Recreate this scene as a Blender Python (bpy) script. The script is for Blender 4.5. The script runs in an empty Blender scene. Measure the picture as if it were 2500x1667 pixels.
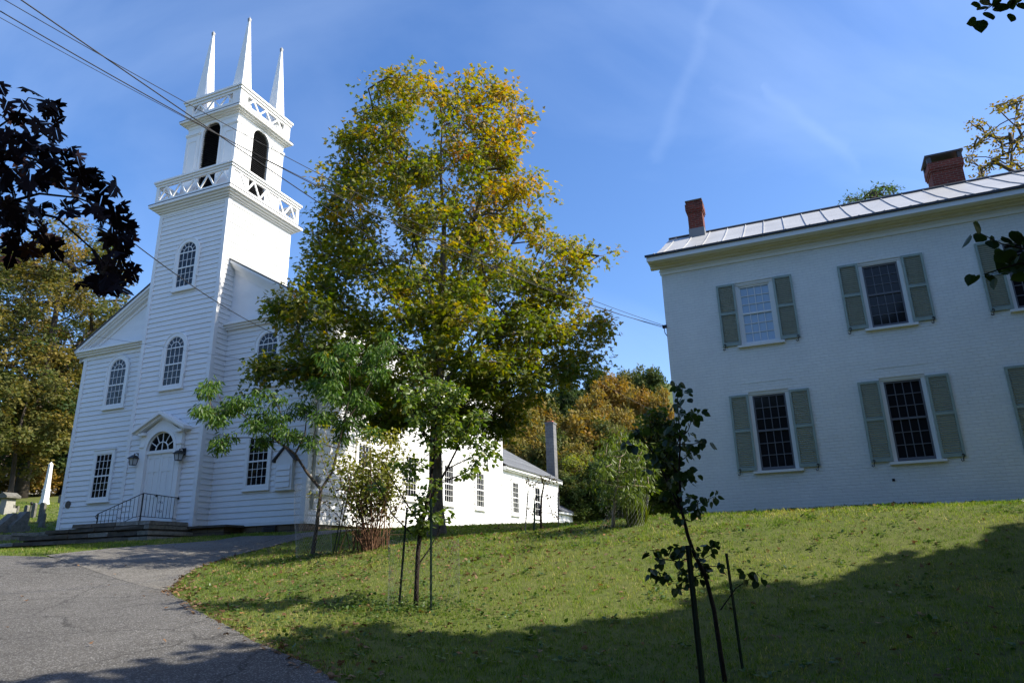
import bpy, math, random
import numpy as np
from mathutils import Vector, Matrix
R = math.radians
S = bpy.context.scene
COL = S.collection

# ------------------------------------------------------------------ camera, sky, sun
F_PX, PITCH, ROLL = 1704.3, 0.3071, 0.0235        # focal length in pixels of the 2500 px wide photograph
cam_d = bpy.data.cameras.new("camera")
cam_d.sensor_width = 36.0
cam_d.lens = F_PX / 2500 * 36
cam_d.clip_start, cam_d.clip_end = 0.05, 5000
cam = bpy.data.objects.new("camera", cam_d)
COL.objects.link(cam)
_R = Vector((1, 0, 0)); _F = Vector((0, math.cos(PITCH), math.sin(PITCH))); _U = Vector((0, -math.sin(PITCH), math.cos(PITCH)))
_c, _s = math.cos(ROLL), math.sin(ROLL)
_r = _R * _c - _U * _s; _u = _R * _s + _U * _c
cam.matrix_world = Matrix(((_r.x, _u.x, -_F.x, 0), (_r.y, _u.y, -_F.y, 0), (_r.z, _u.z, -_F.z, 0), (0, 0, 0, 1)))
S.camera = cam

SUN_EL = R(42)
SUN_H = Vector((0.975, -0.222, 0)).normalized()    # horizontal direction towards the sun
SUN_DIR = (SUN_H * math.cos(SUN_EL) + Vector((0, 0, math.sin(SUN_EL)))).normalized()
sun_d = bpy.data.lights.new("sun", 'SUN')
sun_d.energy = 4.6
sun_d.angle = R(0.53)
sun_d.color = (1.0, 0.93, 0.80)
sun = bpy.data.objects.new("sun", sun_d)
COL.objects.link(sun)
sun.rotation_euler = SUN_DIR.to_track_quat('Z', 'Y').to_euler()

S.view_settings.view_transform = 'Standard'
S.view_settings.look = 'None'
S.view_settings.gamma = 1.0
S.view_settings.exposure = 0.95

world = bpy.data.worlds.new("World")
S.world = world
world.use_nodes = True
nt = world.node_tree
nt.nodes.clear()
w_out = nt.nodes.new('ShaderNodeOutputWorld')
w_bg = nt.nodes.new('ShaderNodeBackground')
w_sky = nt.nodes.new('ShaderNodeTexSky')
w_sky.sky_type = 'NISHITA'
w_sky.sun_disc = False
w_sky.sun_elevation = SUN_EL
w_sky.sun_rotation = math.atan2(SUN_H.x, SUN_H.y)
w_sky.altitude = 300
w_sky.air_density = 1.0
w_sky.dust_density = 1.5
w_sky.ozone_density = 3.2
w_bg.inputs['Strength'].default_value = 0.14
nt.links.new(w_bg.outputs[0], w_out.inputs[0])
# thin high cirrus streaks, laid out on the sky itself
w_geo = nt.nodes.new('ShaderNodeTexCoord')
w_map = nt.nodes.new('ShaderNodeMapping')
w_map.inputs['Rotation'].default_value = (0.3, 0.5, 0.9)
w_map.inputs['Scale'].default_value = (0.9, 3.2, 1.6)
w_noi = nt.nodes.new('ShaderNodeTexNoise')
w_noi.inputs['Scale'].default_value = 1.6
w_noi.inputs['Detail'].default_value = 7
w_noi.inputs['Distortion'].default_value = 0.7
w_rmp = nt.nodes.new('ShaderNodeMapRange')
w_rmp.inputs['From Min'].default_value = 0.46
w_rmp.inputs['From Max'].default_value = 0.85
w_rmp.inputs['To Max'].default_value = 0.13
w_mix = nt.nodes.new('ShaderNodeMix'); w_mix.data_type = 'RGBA'
w_hsv = nt.nodes.new('ShaderNodeHueSaturation')
w_hsv.inputs['Saturation'].default_value = 1.2
w_hsv.inputs['Hue'].default_value = 0.506
nt.links.new(w_geo.outputs['Generated'], w_map.inputs[0])
nt.links.new(w_map.outputs[0], w_noi.inputs['Vector'])
nt.links.new(w_noi.outputs[0], w_rmp.inputs['Value'])
nt.links.new(w_rmp.outputs[0], w_mix.inputs['Factor'])
nt.links.new(w_sky.outputs[0], w_hsv.inputs['Color'])
nt.links.new(w_hsv.outputs[0], w_mix.inputs[6])
w_mix.inputs[7].default_value = (5.2, 6.2, 7.6, 1)
nt.links.new(w_mix.outputs[2], w_bg.inputs['Color'])

# ------------------------------------------------------------------ helpers: photo rays, objects, meshes
def ray(xd, yd):
    """direction (scaled to depth 1) through a point of the photograph, in 2352 px wide coordinates"""
    k = 2500 / 2352
    x, y = xd * k - 1250, yd * k - 833.5
    ix = _c * x - _s * y; iy = _s * x + _c * y
    u, w = ix / F_PX, -iy / F_PX
    d = Vector((u, math.cos(PITCH) - w * math.sin(PITCH), math.sin(PITCH) + w * math.cos(PITCH)))
    return d / d.y

def P(xd, yd, depth):
    return ray(xd, yd) * depth

def tag(o, label=None, cat=None, group=None, kind=None):
    if label: o['label'] = label
    if cat: o['category'] = cat
    if group: o['group'] = group
    if kind: o['kind'] = kind
    return o

def empty(name, loc=(0, 0, 0), rz=0.0, label=None, cat=None, group=None):
    o = bpy.data.objects.new(name, None)
    COL.objects.link(o)
    o.location = loc; o.rotation_euler = (0, 0, rz); o.empty_display_size = 0.2
    return tag(o, label, cat, group)

def link(name, me, parent=None, loc=None, rz=None):
    o = bpy.data.objects.new(name, me)
    COL.objects.link(o)
    if parent: o.parent = parent
    if loc is not None: o.location = loc
    if rz is not None: o.rotation_euler = (0, 0, rz)
    return o

def copy_tree(o, parent=None):
    c = o.copy(); COL.objects.link(c)
    if parent: c.parent = parent
    for ch in list(o.children): copy_tree(ch, c)
    return c

def np_mesh(name, verts, faces_flat, sizes, mats, smooth=False, mat_idx=None, attrs=None):
    me = bpy.data.meshes.new(name)
    verts = np.asarray(verts, dtype=np.float32)
    faces_flat = np.asarray(faces_flat, dtype=np.int32); sizes = np.asarray(sizes, dtype=np.int32)
    me.vertices.add(len(verts)); me.vertices.foreach_set('co', verts.ravel())
    me.loops.add(len(faces_flat)); me.loops.foreach_set('vertex_index', faces_flat)
    me.polygons.add(len(sizes))
    st = np.zeros(len(sizes), dtype=np.int32); st[1:] = np.cumsum(sizes)[:-1]
    me.polygons.foreach_set('loop_start', st)
    try: me.polygons.foreach_set('loop_total', sizes)
    except Exception: pass
    if smooth: me.polygons.foreach_set('use_smooth', np.ones(len(sizes), dtype=bool))
    if mat_idx is not None: me.polygons.foreach_set('material_index', np.asarray(mat_idx, dtype=np.int32))
    for m in (mats if isinstance(mats, (list, tuple)) else [mats]): me.materials.append(m)
    if attrs:
        for k, v in attrs.items():
            a = me.attributes.new(k, 'FLOAT', 'FACE'); a.data.foreach_set('value', np.asarray(v, dtype=np.float32))
    me.update(calc_edges=True)
    return me

class MB:
    """collects shapes; build() links them as ONE mesh object"""
    def __init__(s): s.v = []; s.f = []; s.m = []; s.sm = []
    def face(s, pts, mi=0):
        n = len(s.v); s.v += [tuple(p) for p in pts]; s.f.append(list(range(n, n + len(pts)))); s.m.append(mi); s.sm.append(False)
    def box(s, x0, x1, y0, y1, z0, z1, mi=0):
        n = len(s.v)
        s.v += [(x0, y0, z0), (x1, y0, z0), (x1, y1, z0), (x0, y1, z0), (x0, y0, z1), (x1, y0, z1), (x1, y1, z1), (x0, y1, z1)]
        for q in ((0, 3, 2, 1), (4, 5, 6, 7), (0, 1, 5, 4), (1, 2, 6, 5), (2, 3, 7, 6), (3, 0, 4, 7)):
            s.f.append([n + i for i in q]); s.m.append(mi); s.sm.append(False)
    def hexa(s, p, mi=0):
        """eight corners: bottom ring then top ring"""
        n = len(s.v); s.v += [tuple(q) for q in p]
        for q in ((0, 3, 2, 1), (4, 5, 6, 7), (0, 1, 5, 4), (1, 2, 6, 5), (2, 3, 7, 6), (3, 0, 4, 7)):
            s.f.append([n + i for i in q]); s.m.append(mi); s.sm.append(False)
    def prism(s, pts2, y0, y1, mi=0):
        """polygon in x,z (counter-clockwise seen from -y) extruded from y0 to y1"""
        n = len(s.v); k = len(pts2)
        s.v += [(x, y0, z) for x, z in pts2] + [(x, y1, z) for x, z in pts2]
        s.f.append([n + i for i in range(k)]); s.f.append([n + k + i for i in reversed(range(k))])
        s.m += [mi, mi]; s.sm += [False, False]
        for i in range(k):
            j = (i + 1) % k
            s.f.append([n + j, n + i, n + k + i, n + k + j]); s.m.append(mi); s.sm.append(False)
    def prism_x(s, pts2, x0, x1, mi=0):
        """polygon in y,z extruded along x"""
        n = len(s.v); k = len(pts2)
        s.v += [(x0, y, z) for y, z in pts2] + [(x1, y, z) for y, z in pts2]
        s.f.append([n + i for i in reversed(range(k))]); s.f.append([n + k + i for i in range(k)])
        s.m += [mi, mi]; s.sm += [False, False]
        for i in range(k):
            j = (i + 1) % k
            s.f.append([n + i, n + j, n + k + j, n + k + i]); s.m.append(mi); s.sm.append(False)
    def strip(s, inner, outer, y0, y1, mi=0):
        """band between two x,z polylines, extruded y0..y1"""
        for i in range(len(inner) - 1):
            a, b, c, d = inner[i], inner[i + 1], outer[i + 1], outer[i]
            s.hexa([(a[0], y0, a[1]), (b[0], y0, b[1]), (b[0], y1, b[1]), (a[0], y1, a[1]),
                    (d[0], y0, d[1]), (c[0], y0, c[1]), (c[0], y1, c[1]), (d[0], y1, d[1])], mi)
    def bar(s, a, b, w, d, mi=0, up=(0, -1, 0)):
        """square bar from a to b"""
        a, b = Vector(a), Vector(b); t = (b - a).normalized(); up = Vector(up)
        n = t.cross(up)
        if n.length < 1e-4: n = t.cross(Vector((1, 0, 0)))
        n.normalize(); m = n.cross(t).normalized()
        n *= w / 2; m *= d / 2
        s.hexa([a - n - m, a + n - m, a + n + m, a - n + m, b - n - m, b + n - m, b + n + m, b - n + m], mi)
    def tube(s, pts, rad, n=6, mi=0, cap=True, smooth=True):
        pts = [Vector(p) for p in pts]
        if not hasattr(rad, '__len__'): rad = [rad] * len(pts)
        base = len(s.v); prev = None
        for i, p in enumerate(pts):
            t = (pts[min(i + 1, len(pts) - 1)] - pts[max(i - 1, 0)]).normalized()
            if prev is None:
                u = t.cross(Vector((0, 0, 1)));
                if u.length < 1e-3: u = t.cross(Vector((1, 0, 0)))
            else: u = prev - t * prev.dot(t)
            u.normalize(); prev = u; w = t.cross(u)
            for k in range(n):
                a = 2 * math.pi * k / n
                s.v.append(tuple(p + (u * math.cos(a) + w * math.sin(a)) * rad[i]))
        for i in range(len(pts) - 1):
            for k in range(n):
                k2 = (k + 1) % n
                s.f.append([base + i * n + k, base + i * n + k2, base + (i + 1) * n + k2, base + (i + 1) * n + k]); s.m.append(mi); s.sm.append(smooth)
        if cap:
            s.f.append([base + k for k in reversed(range(n))]); s.m.append(mi); s.sm.append(False)
            e = base + (len(pts) - 1) * n
            s.f.append([e + k for k in range(n)]); s.m.append(mi); s.sm.append(False)
    def mesh(s, name, mats):
        flat = [i for f in s.f for i in f]
        me = np_mesh(name, np.array(s.v), flat, [len(f) for f in s.f], mats, mat_idx=s.m)
        me.polygons.foreach_set('use_smooth', np.array(s.sm, dtype=bool))
        return me
    def build(s, name, mats, parent=None, loc=None, rz=None):
        return link(name, s.mesh(name, mats), parent, loc, rz)

# ------------------------------------------------------------------ materials
def mat(name, col, rough=0.6, spec=0.4, noise=None, bump=None, metal=0.0):
    """noise = (scale, amount of brightness change, second colour or None); bump = (scale, strength)"""
    m = bpy.data.materials.new(name); m.use_nodes = True
    n = m.node_tree; b = n.nodes['Principled BSDF']
    b.inputs['Base Color'].default_value = (*col, 1)
    b.inputs['Roughness'].default_value = rough
    b.inputs['Specular IOR Level'].default_value = spec
    b.inputs['Metallic'].default_value = metal
    tc = n.nodes.new('ShaderNodeTexCoord')
    if noise:
        sc, amt, c2 = noise
        t = n.nodes.new('ShaderNodeTexNoise'); t.inputs['Scale'].default_value = sc; t.inputs['Detail'].default_value = 6; t.inputs['Roughness'].default_value = 0.65
        n.links.new(tc.outputs['Object'], t.inputs['Vector'])
        r = n.nodes.new('ShaderNodeMapRange'); r.inputs['From Min'].default_value = 0.3; r.inputs['From Max'].default_value = 0.7
        n.links.new(t.outputs[0], r.inputs['Value'])
        mx = n.nodes.new('ShaderNodeMix'); mx.data_type = 'RGBA'
        mx.inputs[6].default_value = (*col, 1)
        c2 = c2 or tuple(c * (1 - amt) for c in col)
        mx.inputs[7].default_value = (*c2, 1)
        n.links.new(r.outputs[0], mx.inputs['Factor'])
        n.links.new(mx.outputs[2], b.inputs['Base Color'])
    if bump:
        t = n.nodes.new('ShaderNodeTexNoise'); t.inputs['Scale'].default_value = bump[0]; t.inputs['Detail'].default_value = 5
        n.links.new(tc.outputs['Object'], t.inputs['Vector'])
        bp = n.nodes.new('ShaderNodeBump'); bp.inputs['Strength'].default_value = bump[1]; bp.inputs['Distance'].default_value = 0.02
        n.links.new(t.outputs[0], bp.inputs['Height'])
        n.links.new(bp.outputs[0], b.inputs['Normal'])
    return m

def glass_mat(name, col, rough=0.03, spec=0.8):
    m = mat(name, col, rough, spec, bump=(1.7, 0.05))
    return m

def leaf_mat(name, ramp, trans=0.35, rough=0.5, spec=0.35):
    """ramp = colours picked by each leaf's own 'tint' value"""
    m = bpy.data.materials.new(name); m.use_nodes = True
    n = m.node_tree; b = n.nodes['Principled BSDF']; out = n.nodes['Material Output']
    at = n.nodes.new('ShaderNodeAttribute'); at.attribute_name = 'tint'
    cr = n.nodes.new('ShaderNodeValToRGB')
    el = cr.color_ramp.elements
    while len(el) < len(ramp): el.new(0.5)
    for e, (p, c) in zip(el, ramp): e.position = p; e.color = (*c, 1)
    n.links.new(at.outputs['Fac'], cr.inputs[0])
    b.inputs['Roughness'].default_value = rough; b.inputs['Specular IOR Level'].default_value = spec
    n.links.new(cr.outputs[0], b.inputs['Base Color'])
    if trans > 0:
        tr = n.nodes.new('ShaderNodeBsdfTranslucent')
        hs = n.nodes.new('ShaderNodeHueSaturation'); hs.inputs['Saturation'].default_value = 1.15; hs.inputs['Value'].default_value = 1.5
        n.links.new(cr.outputs[0], hs.inputs['Color']); n.links.new(hs.outputs[0], tr.inputs['Color'])
        mx = n.nodes.new('ShaderNodeMixShader'); mx.inputs[0].default_value = trans
        n.links.new(b.outputs[0], mx.inputs[1]); n.links.new(tr.outputs[0], mx.inputs[2]); n.links.new(mx.outputs[0], out.inputs[0])
    return m

def brick_mat(name, c1, c2, mortar, bw, bh, ms, bump=0.5, rough=0.8, axis='XZ', stain=(.35, .82)):
    m = bpy.data.materials.new(name); m.use_nodes = True
    n = m.node_tree; b = n.nodes['Principled BSDF']; b.inputs['Roughness'].default_value = rough; b.inputs['Specular IOR Level'].default_value = 0.25
    tc = n.nodes.new('ShaderNodeTexCoord')
    sp = n.nodes.new('ShaderNodeSeparateXYZ'); cb = n.nodes.new('ShaderNodeCombineXYZ')
    n.links.new(tc.outputs['Object'], sp.inputs[0])
    if axis == 'XYZ':
        ad = n.nodes.new('ShaderNodeMath'); ad.operation = 'ADD'
        n.links.new(sp.outputs[0], ad.inputs[0]); n.links.new(sp.outputs[1], ad.inputs[1]); n.links.new(ad.outputs[0], cb.inputs[0])
    else: n.links.new(sp.outputs[0], cb.inputs[0])
    n.links.new(sp.outputs[2], cb.inputs[1])
    br = n.nodes.new('ShaderNodeTexBrick')
    br.inputs['Scale'].default_value = 1; br.inputs['Brick Width'].default_value = bw; br.inputs['Row Height'].default_value = bh
    br.inputs['Mortar Size'].default_value = ms; br.inputs['Mortar Smooth'].default_value = 0.4
    br.inputs['Color1'].default_value = (*c1, 1); br.inputs['Color2'].default_value = (*c2, 1); br.inputs['Mortar'].default_value = (*mortar, 1)
    nz = n.nodes.new('ShaderNodeTexNoise'); nz.inputs['Scale'].default_value = 6; nz.inputs['Detail'].default_value = 6
    n.links.new(tc.outputs['Object'], nz.inputs['Vector'])
    wob = n.nodes.new('ShaderNodeMix'); wob.data_type = 'RGBA'; wob.blend_type = 'LINEAR_LIGHT'; wob.inputs['Factor'].default_value = 0.012
    n.links.new(cb.outputs[0], wob.inputs[6]); n.links.new(nz.outputs['Color'], wob.inputs[7])
    n.links.new(wob.outputs[2], br.inputs['Vector'])
    mul = n.nodes.new('ShaderNodeMix'); mul.data_type = 'RGBA'; mul.blend_type = 'MULTIPLY'; mul.inputs['Factor'].default_value = stain[0]
    n.links.new(br.outputs['Color'], mul.inputs[6]); n.links.new(nz.outputs[0], mul.inputs[7])
    big = n.nodes.new('ShaderNodeTexNoise'); big.inputs['Scale'].default_value = .55; big.inputs['Detail'].default_value = 7; big.inputs['Roughness'].default_value = .7
    n.links.new(tc.outputs['Object'], big.inputs['Vector'])
    br2 = n.nodes.new('ShaderNodeMapRange'); br2.inputs['From Min'].default_value = .35; br2.inputs['From Max'].default_value = .65; br2.inputs['To Min'].default_value = stain[1]; n.links.new(big.outputs[0], br2.inputs['Value'])
    m5 = n.nodes.new('ShaderNodeMix'); m5.data_type = 'RGBA'; m5.blend_type = 'MULTIPLY'; m5.inputs['Factor'].default_value = 1; n.links.new(mul.outputs[2], m5.inputs[6]); n.links.new(br2.outputs[0], m5.inputs[7])
    n.links.new(m5.outputs[2], b.inputs['Base Color'])
    inv = n.nodes.new('ShaderNodeMath'); inv.operation = 'MULTIPLY_ADD'; inv.inputs[1].default_value = -1.0
    n.links.new(br.outputs['Fac'], inv.inputs[0])
    n.links.new(nz.outputs[0], inv.inputs[2])
    bp = n.nodes.new('ShaderNodeBump'); bp.inputs['Strength'].default_value = bump; bp.inputs['Distance'].default_value = 0.02
    n.links.new(inv.outputs[0], bp.inputs['Height']); n.links.new(bp.outputs[0], b.inputs['Normal'])
    return m

M = {}
M['white'] = mat('white_paint', (0.80, 0.80, 0.79), 0.45, 0.4, noise=(2.5, 0.06, None), bump=(30, 0.06))
def course_tone(m):
    n = m.node_tree; b = n.nodes['Principled BSDF']; src = b.inputs['Base Color'].links[0].from_socket
    tc = n.nodes.new('ShaderNodeTexCoord'); sp = n.nodes.new('ShaderNodeSeparateXYZ'); n.links.new(tc.outputs['Object'], sp.inputs[0])
    dv = n.nodes.new('ShaderNodeMath'); dv.operation = 'DIVIDE'; dv.inputs[1].default_value = .208; n.links.new(sp.outputs[2], dv.inputs[0])
    fl = n.nodes.new('ShaderNodeMath'); fl.operation = 'FLOOR'; n.links.new(dv.outputs[0], fl.inputs[0])
    ad = n.nodes.new('ShaderNodeMath'); ad.operation = 'ADD'; n.links.new(sp.outputs[0], ad.inputs[0]); n.links.new(sp.outputs[1], ad.inputs[1])
    d2 = n.nodes.new('ShaderNodeMath'); d2.operation = 'MULTIPLY_ADD'; d2.inputs[1].default_value = .27; n.links.new(ad.outputs[0], d2.inputs[0]); n.links.new(fl.outputs[0], d2.inputs[2])
    f2 = n.nodes.new('ShaderNodeMath'); f2.operation = 'FLOOR'; n.links.new(d2.outputs[0], f2.inputs[0])
    cb = n.nodes.new('ShaderNodeCombineXYZ'); n.links.new(fl.outputs[0], cb.inputs[0]); n.links.new(f2.outputs[0], cb.inputs[1])
    wn = n.nodes.new('ShaderNodeTexWhiteNoise'); n.links.new(cb.outputs[0], wn.inputs['Vector'])
    mr = n.nodes.new('ShaderNodeMapRange'); mr.inputs['To Min'].default_value = .965; n.links.new(wn.outputs['Value'], mr.inputs['Value'])
    mu = n.nodes.new('ShaderNodeMix'); mu.data_type = 'RGBA'; mu.blend_type = 'MULTIPLY'; mu.inputs['Factor'].default_value = 1; n.links.new(src, mu.inputs[6]); n.links.new(mr.outputs[0], mu.inputs[7]); n.links.new(mu.outputs[2], b.inputs['Base Color'])
course_tone(M['white'])
M['trim'] = mat('white_trim_paint', (0.82, 0.82, 0.80), 0.4, 0.4, noise=(4, 0.05, None))
M['roof_grey'] = brick_mat('grey_shingles', (0.20, 0.21, 0.22), (0.13, 0.135, 0.145), (0.07, 0.07, 0.075), 0.35, 0.13, 0.006, 0.6)
M['flash'] = mat('dark_flashing', (0.05, 0.05, 0.055), 0.5)
M['glass'] = glass_mat('old_window_glass', (0.006, 0.007, 0.012), 0.03, 0.35)
M['louver'] = mat('black_louver_paint', (0.010, 0.011, 0.014), 0.6)
M['iron'] = mat('black_iron', (0.012, 0.012, 0.013), 0.45)
M['door'] = mat('white_door_paint', (0.78, 0.78, 0.76), 0.35, 0.45)
M['found'] = brick_mat('brown_foundation_stone', (0.24, 0.17, 0.10), (0.16, 0.115, 0.075), (0.06, 0.05, 0.04), 0.75, 0.3, 0.012, 0.8, axis='XYZ')
M['slab'] = mat('bluestone_slab', (0.13, 0.105, 0.075), 0.85, 0.2, noise=(5, 0, (0.055, 0.05, 0.042)), bump=(14, 0.6))
M['slab_light'] = mat('pale_weathered_and_sunlit_stone', (0.30, 0.28, 0.23), 0.85, 0.2, noise=(9, 0, (0.13, 0.12, 0.10)), bump=(16, 0.7))  # pale wall stone; on the step ends it holds painted sunlight
M['block'] = brick_mat('concrete_block', (0.22, 0.22, 0.225), (0.17, 0.17, 0.18), (0.28, 0.28, 0.28), 0.4, 0.21, 0.012, 0.5, axis='XYZ')
M['terracotta'] = mat('terracotta_flue', (0.42, 0.14, 0.06), 0.7)
M['brick'] = brick_mat('red_chimney_brick', (0.22, 0.045, 0.03), (0.13, 0.03, 0.022), (0.20, 0.15, 0.12), 0.215, 0.075, 0.009, 0.7, axis='XYZ')
M['lantern_glass'] = mat('frosted_lantern_glass', (0.45, 0.47, 0.48), 0.15, 0.5)
M['wire'] = mat('weathered_black_cable', (0.02, 0.02, 0.022), 0.6)

# two faint ice-crystal streaks high in the sky
def streak(a, b, width, amount, src):
    a, b = ray(*a).normalized(), ray(*b).normalized(); nv = a.cross(b).normalized(); mid = (a + b).normalized(); half = a.dot(mid)
    def dot(v):
        d = nt.nodes.new('ShaderNodeVectorMath'); d.operation = 'DOT_PRODUCT'; d.inputs[1].default_value = v; nt.links.new(w_wob.outputs[2], d.inputs[0]); return d
    ab = nt.nodes.new('ShaderNodeMath'); ab.operation = 'ABSOLUTE'; nt.links.new(dot(nv).outputs['Value'], ab.inputs[0])
    m1 = nt.nodes.new('ShaderNodeMapRange'); m1.interpolation_type = 'SMOOTHSTEP'; m1.inputs['From Min'].default_value = width; m1.inputs['From Max'].default_value = 0; nt.links.new(ab.outputs[0], m1.inputs['Value'])
    m2 = nt.nodes.new('ShaderNodeMapRange'); m2.interpolation_type = 'SMOOTHSTEP'; m2.inputs['From Min'].default_value = half - .001; m2.inputs['From Max'].default_value = half + (1 - half) * .8; nt.links.new(dot(mid).outputs['Value'], m2.inputs['Value'])
    mu = nt.nodes.new('ShaderNodeMath'); mu.operation = 'MULTIPLY'; nt.links.new(m1.outputs[0], mu.inputs[0]); nt.links.new(m2.outputs[0], mu.inputs[1])
    mu2 = nt.nodes.new('ShaderNodeMath'); mu2.operation = 'MULTIPLY'; mu2.inputs[1].default_value = amount; nt.links.new(mu.outputs[0], mu2.inputs[0])
    mx = nt.nodes.new('ShaderNodeMix'); mx.data_type = 'RGBA'; mx.inputs[7].default_value = (5.2, 6.2, 7.6, 1); nt.links.new(src, mx.inputs[6]); nt.links.new(mu2.outputs[0], mx.inputs['Factor'])
    return mx.outputs[2]
w_wn = nt.nodes.new('ShaderNodeTexNoise'); w_wn.inputs['Scale'].default_value = 9; w_wn.inputs['Detail'].default_value = 4
nt.links.new(w_geo.outputs['Generated'], w_wn.inputs['Vector'])
w_wob = nt.nodes.new('ShaderNodeMix'); w_wob.data_type = 'RGBA'; w_wob.blend_type = 'LINEAR_LIGHT'; w_wob.inputs['Factor'].default_value = .022
nt.links.new(w_geo.outputs['Generated'], w_wob.inputs[6]); nt.links.new(w_wn.outputs['Color'], w_wob.inputs[7])
o_ = streak((1640, 10), (1530, 300), .016, .030, w_mix.outputs[2]); o_ = streak((1740, 250), (1880, 310), .013, .015, o_); o_ = streak((1850, 285), (1950, 365), .012, .026, o_)
nt.links.new(o_, w_bg.inputs['Color'])

# ------------------------------------------------------------------ terrain
CA, HA = 0.3913, 0.4005
CH0 = Vector((-11.541, 25.590, 1.549)); HO0 = Vector((4.424, 18.963, -0.177))
def CW(s, b, h=0.0): return Vector((CH0.x + s * math.cos(CA) + b * math.sin(CA), CH0.y - s * math.sin(CA) + b * math.cos(CA), CH0.z + h))
def HW(s, b, h=0.0): return Vector((HO0.x + s * math.cos(HA) + b * math.sin(HA), HO0.y - s * math.sin(HA) + b * math.cos(HA), HO0.z + h))
WALL_Z = 0.97                                       # ground along the house front
TP = [(0, 0, -1.62), (-3, 3, -1.58), (3, 3, -1.52), (-8, 4, -1.45), (8, 3, -1.35), (-15, 5, -1.2), (15, 5, -0.5), (0, -10, -1.75), (-15, -10, -1.7), (15, -10, -1.2),
      (-40, 0, -1.2), (40, 0, 0.3), (0, -40, -2.2), (-40, -40, -2), (40, -40, -1.5),
      (-1.9, 8, -1.16), (2.1, 8.05, -1.24), (-5.4, 8, -1.08), (4.6, 7, -1.14), (7.5, 11, -0.32), (-1.58, 11.5, -0.59), (-2.4, 22.0, 0.87), (-7, 15, -0.33),
      (-13.5, 19, 0.49), (-4.94, 17.5, 0.235), (0.5, 17.5, 0.68), (-1.9, 17.3, 0.55), (-4.04, 20, 0.40), (-6.74, 23, 0.95), (3.0, 12.5, -0.2), (-16, 12, -0.25), (-25, 20, 0.7),
      (*CW(4.6, 0.4).xy, 1.13), (*CW(-8.3, -1.2).xy, 0.93), (*CW(-8.3, 1).xy, 1.12), (*CW(-4, -2.8).xy, 0.80), (*CW(0, -2.6).xy, 0.90), (*CW(4.4, 7).xy, 1.40), (*CW(4.4, 12).xy, 1.43),
      (*CW(4.4, 17.8).xy, 1.58), (*CW(4.4, 27).xy, 1.98), (*CW(-8.3, 10).xy, 1.8), (*CW(-8.3, 25).xy, 3.0), (*CW(-2, 34).xy, 2.6),
      (*HW(0, -2.1).xy, 0.985), (*HW(4.5, -2.1).xy, 0.985), (*HW(9, -2.1).xy, 0.985), (*HW(0, 0).xy, WALL_Z), (*HW(4.5, 0).xy, WALL_Z), (*HW(9, 0).xy, WALL_Z), (*HW(13, 0).xy, 1.0),
      (*HW(0, 4).xy, 1.0), (*HW(6, 8).xy, 1.05), (*HW(13, -2).xy, 0.99), (2.0, 18.3, 0.93), (*HW(-3, 3).xy, 1.08), (1.5, 24, 1.2), (8, 30, 1.3), (20, 25, 1.3), (30, 15, 1.2),
      (-21, 30.5, 1.40), (-22, 32.5, 1.85), (-29, 44, 4.05), (-40, 44, 4.3), (-45, 60, 6.5), (-20, 60, 5.5), (-35, 30, 1.6),
      (20, 62, 4), (0, 66, 4.5), (20, 100, 17), (0, 100, 16), (45, 100, 18), (-25, 100, 12), (-60, 100, 12), (0, 160, 37), (60, 160, 40), (-60, 160, 26), (70, 60, 6), (110, 100, 22), (-110, 60, 8), (-110, 160, 24), (110, 160, 40),
      (0, 240, 46), (-150, 240, 34), (150, 240, 46), (150, 0, 3), (-150, 0, 0), (0, -150, -4), (150, -150, -4), (-150, -150, -4)]
TP = np.array(TP, dtype=float)
def _phi(r2): return 0.5 * r2 * np.log(np.maximum(r2, 1e-9))
_n = len(TP)
_d2 = ((TP[:, None, :2] - TP[None, :, :2]) ** 2).sum(2)
_A = np.zeros((_n + 3, _n + 3)); _A[:_n, :_n] = _phi(_d2) + np.eye(_n) * 0.02
_A[:_n, _n] = 1; _A[:_n, _n + 1:] = TP[:, :2]; _A[_n, :_n] = 1; _A[_n + 1:, :_n] = TP[:, :2].T
_W = np.linalg.solve(_A, np.concatenate([TP[:, 2], np.zeros(3)]))
def ground_np(x, y):
    x = np.asarray(x, float); y = np.asarray(y, float)
    out = np.empty(x.shape)
    xf, yf, of = x.ravel(), y.ravel(), out.reshape(-1)
    for i in range(0, len(xf), 20000):
        xs, ys = np.clip(xf[i:i + 20000], -230, 230), np.clip(yf[i:i + 20000], -230, 260)
        r2 = (xs[:, None] - TP[None, :, 0]) ** 2 + (ys[:, None] - TP[None, :, 1]) ** 2
        of[i:i + 20000] = _phi(r2) @ _W[:_n] + _W[_n] + _W[_n + 1] * xs + _W[_n + 2] * ys
    return out
def gz(x, y): return float(ground_np([x], [y])[0])
def G(xd, yd, y0=5.0, y1=70.0):
    """where the view ray of a photo point meets the ground"""
    d = ray(xd, yd); ys = np.linspace(y0, y1, 1500)
    dz = d.z * ys - ground_np(d.x * ys, ys)
    k = np.argmax(dz < 0)
    if dz[k] >= 0: k = len(ys) - 1
    p = d * float(ys[k]); p.z = gz(p.x, p.y)
    return p

# ------------------------------------------------------------------ church
D, A, WT, DT, NL, GB = 0.716, 4.312, 3.728, 3.723, 17.82, 0.414
SL = 0.588; RIDGE_S = -WT / 2; HALF = A - RIDGE_S
church = empty("church", CH0, -CA, "white clapboard church with square bell tower and pointed corner spires", "church")
EXPO = 0.208

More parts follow.
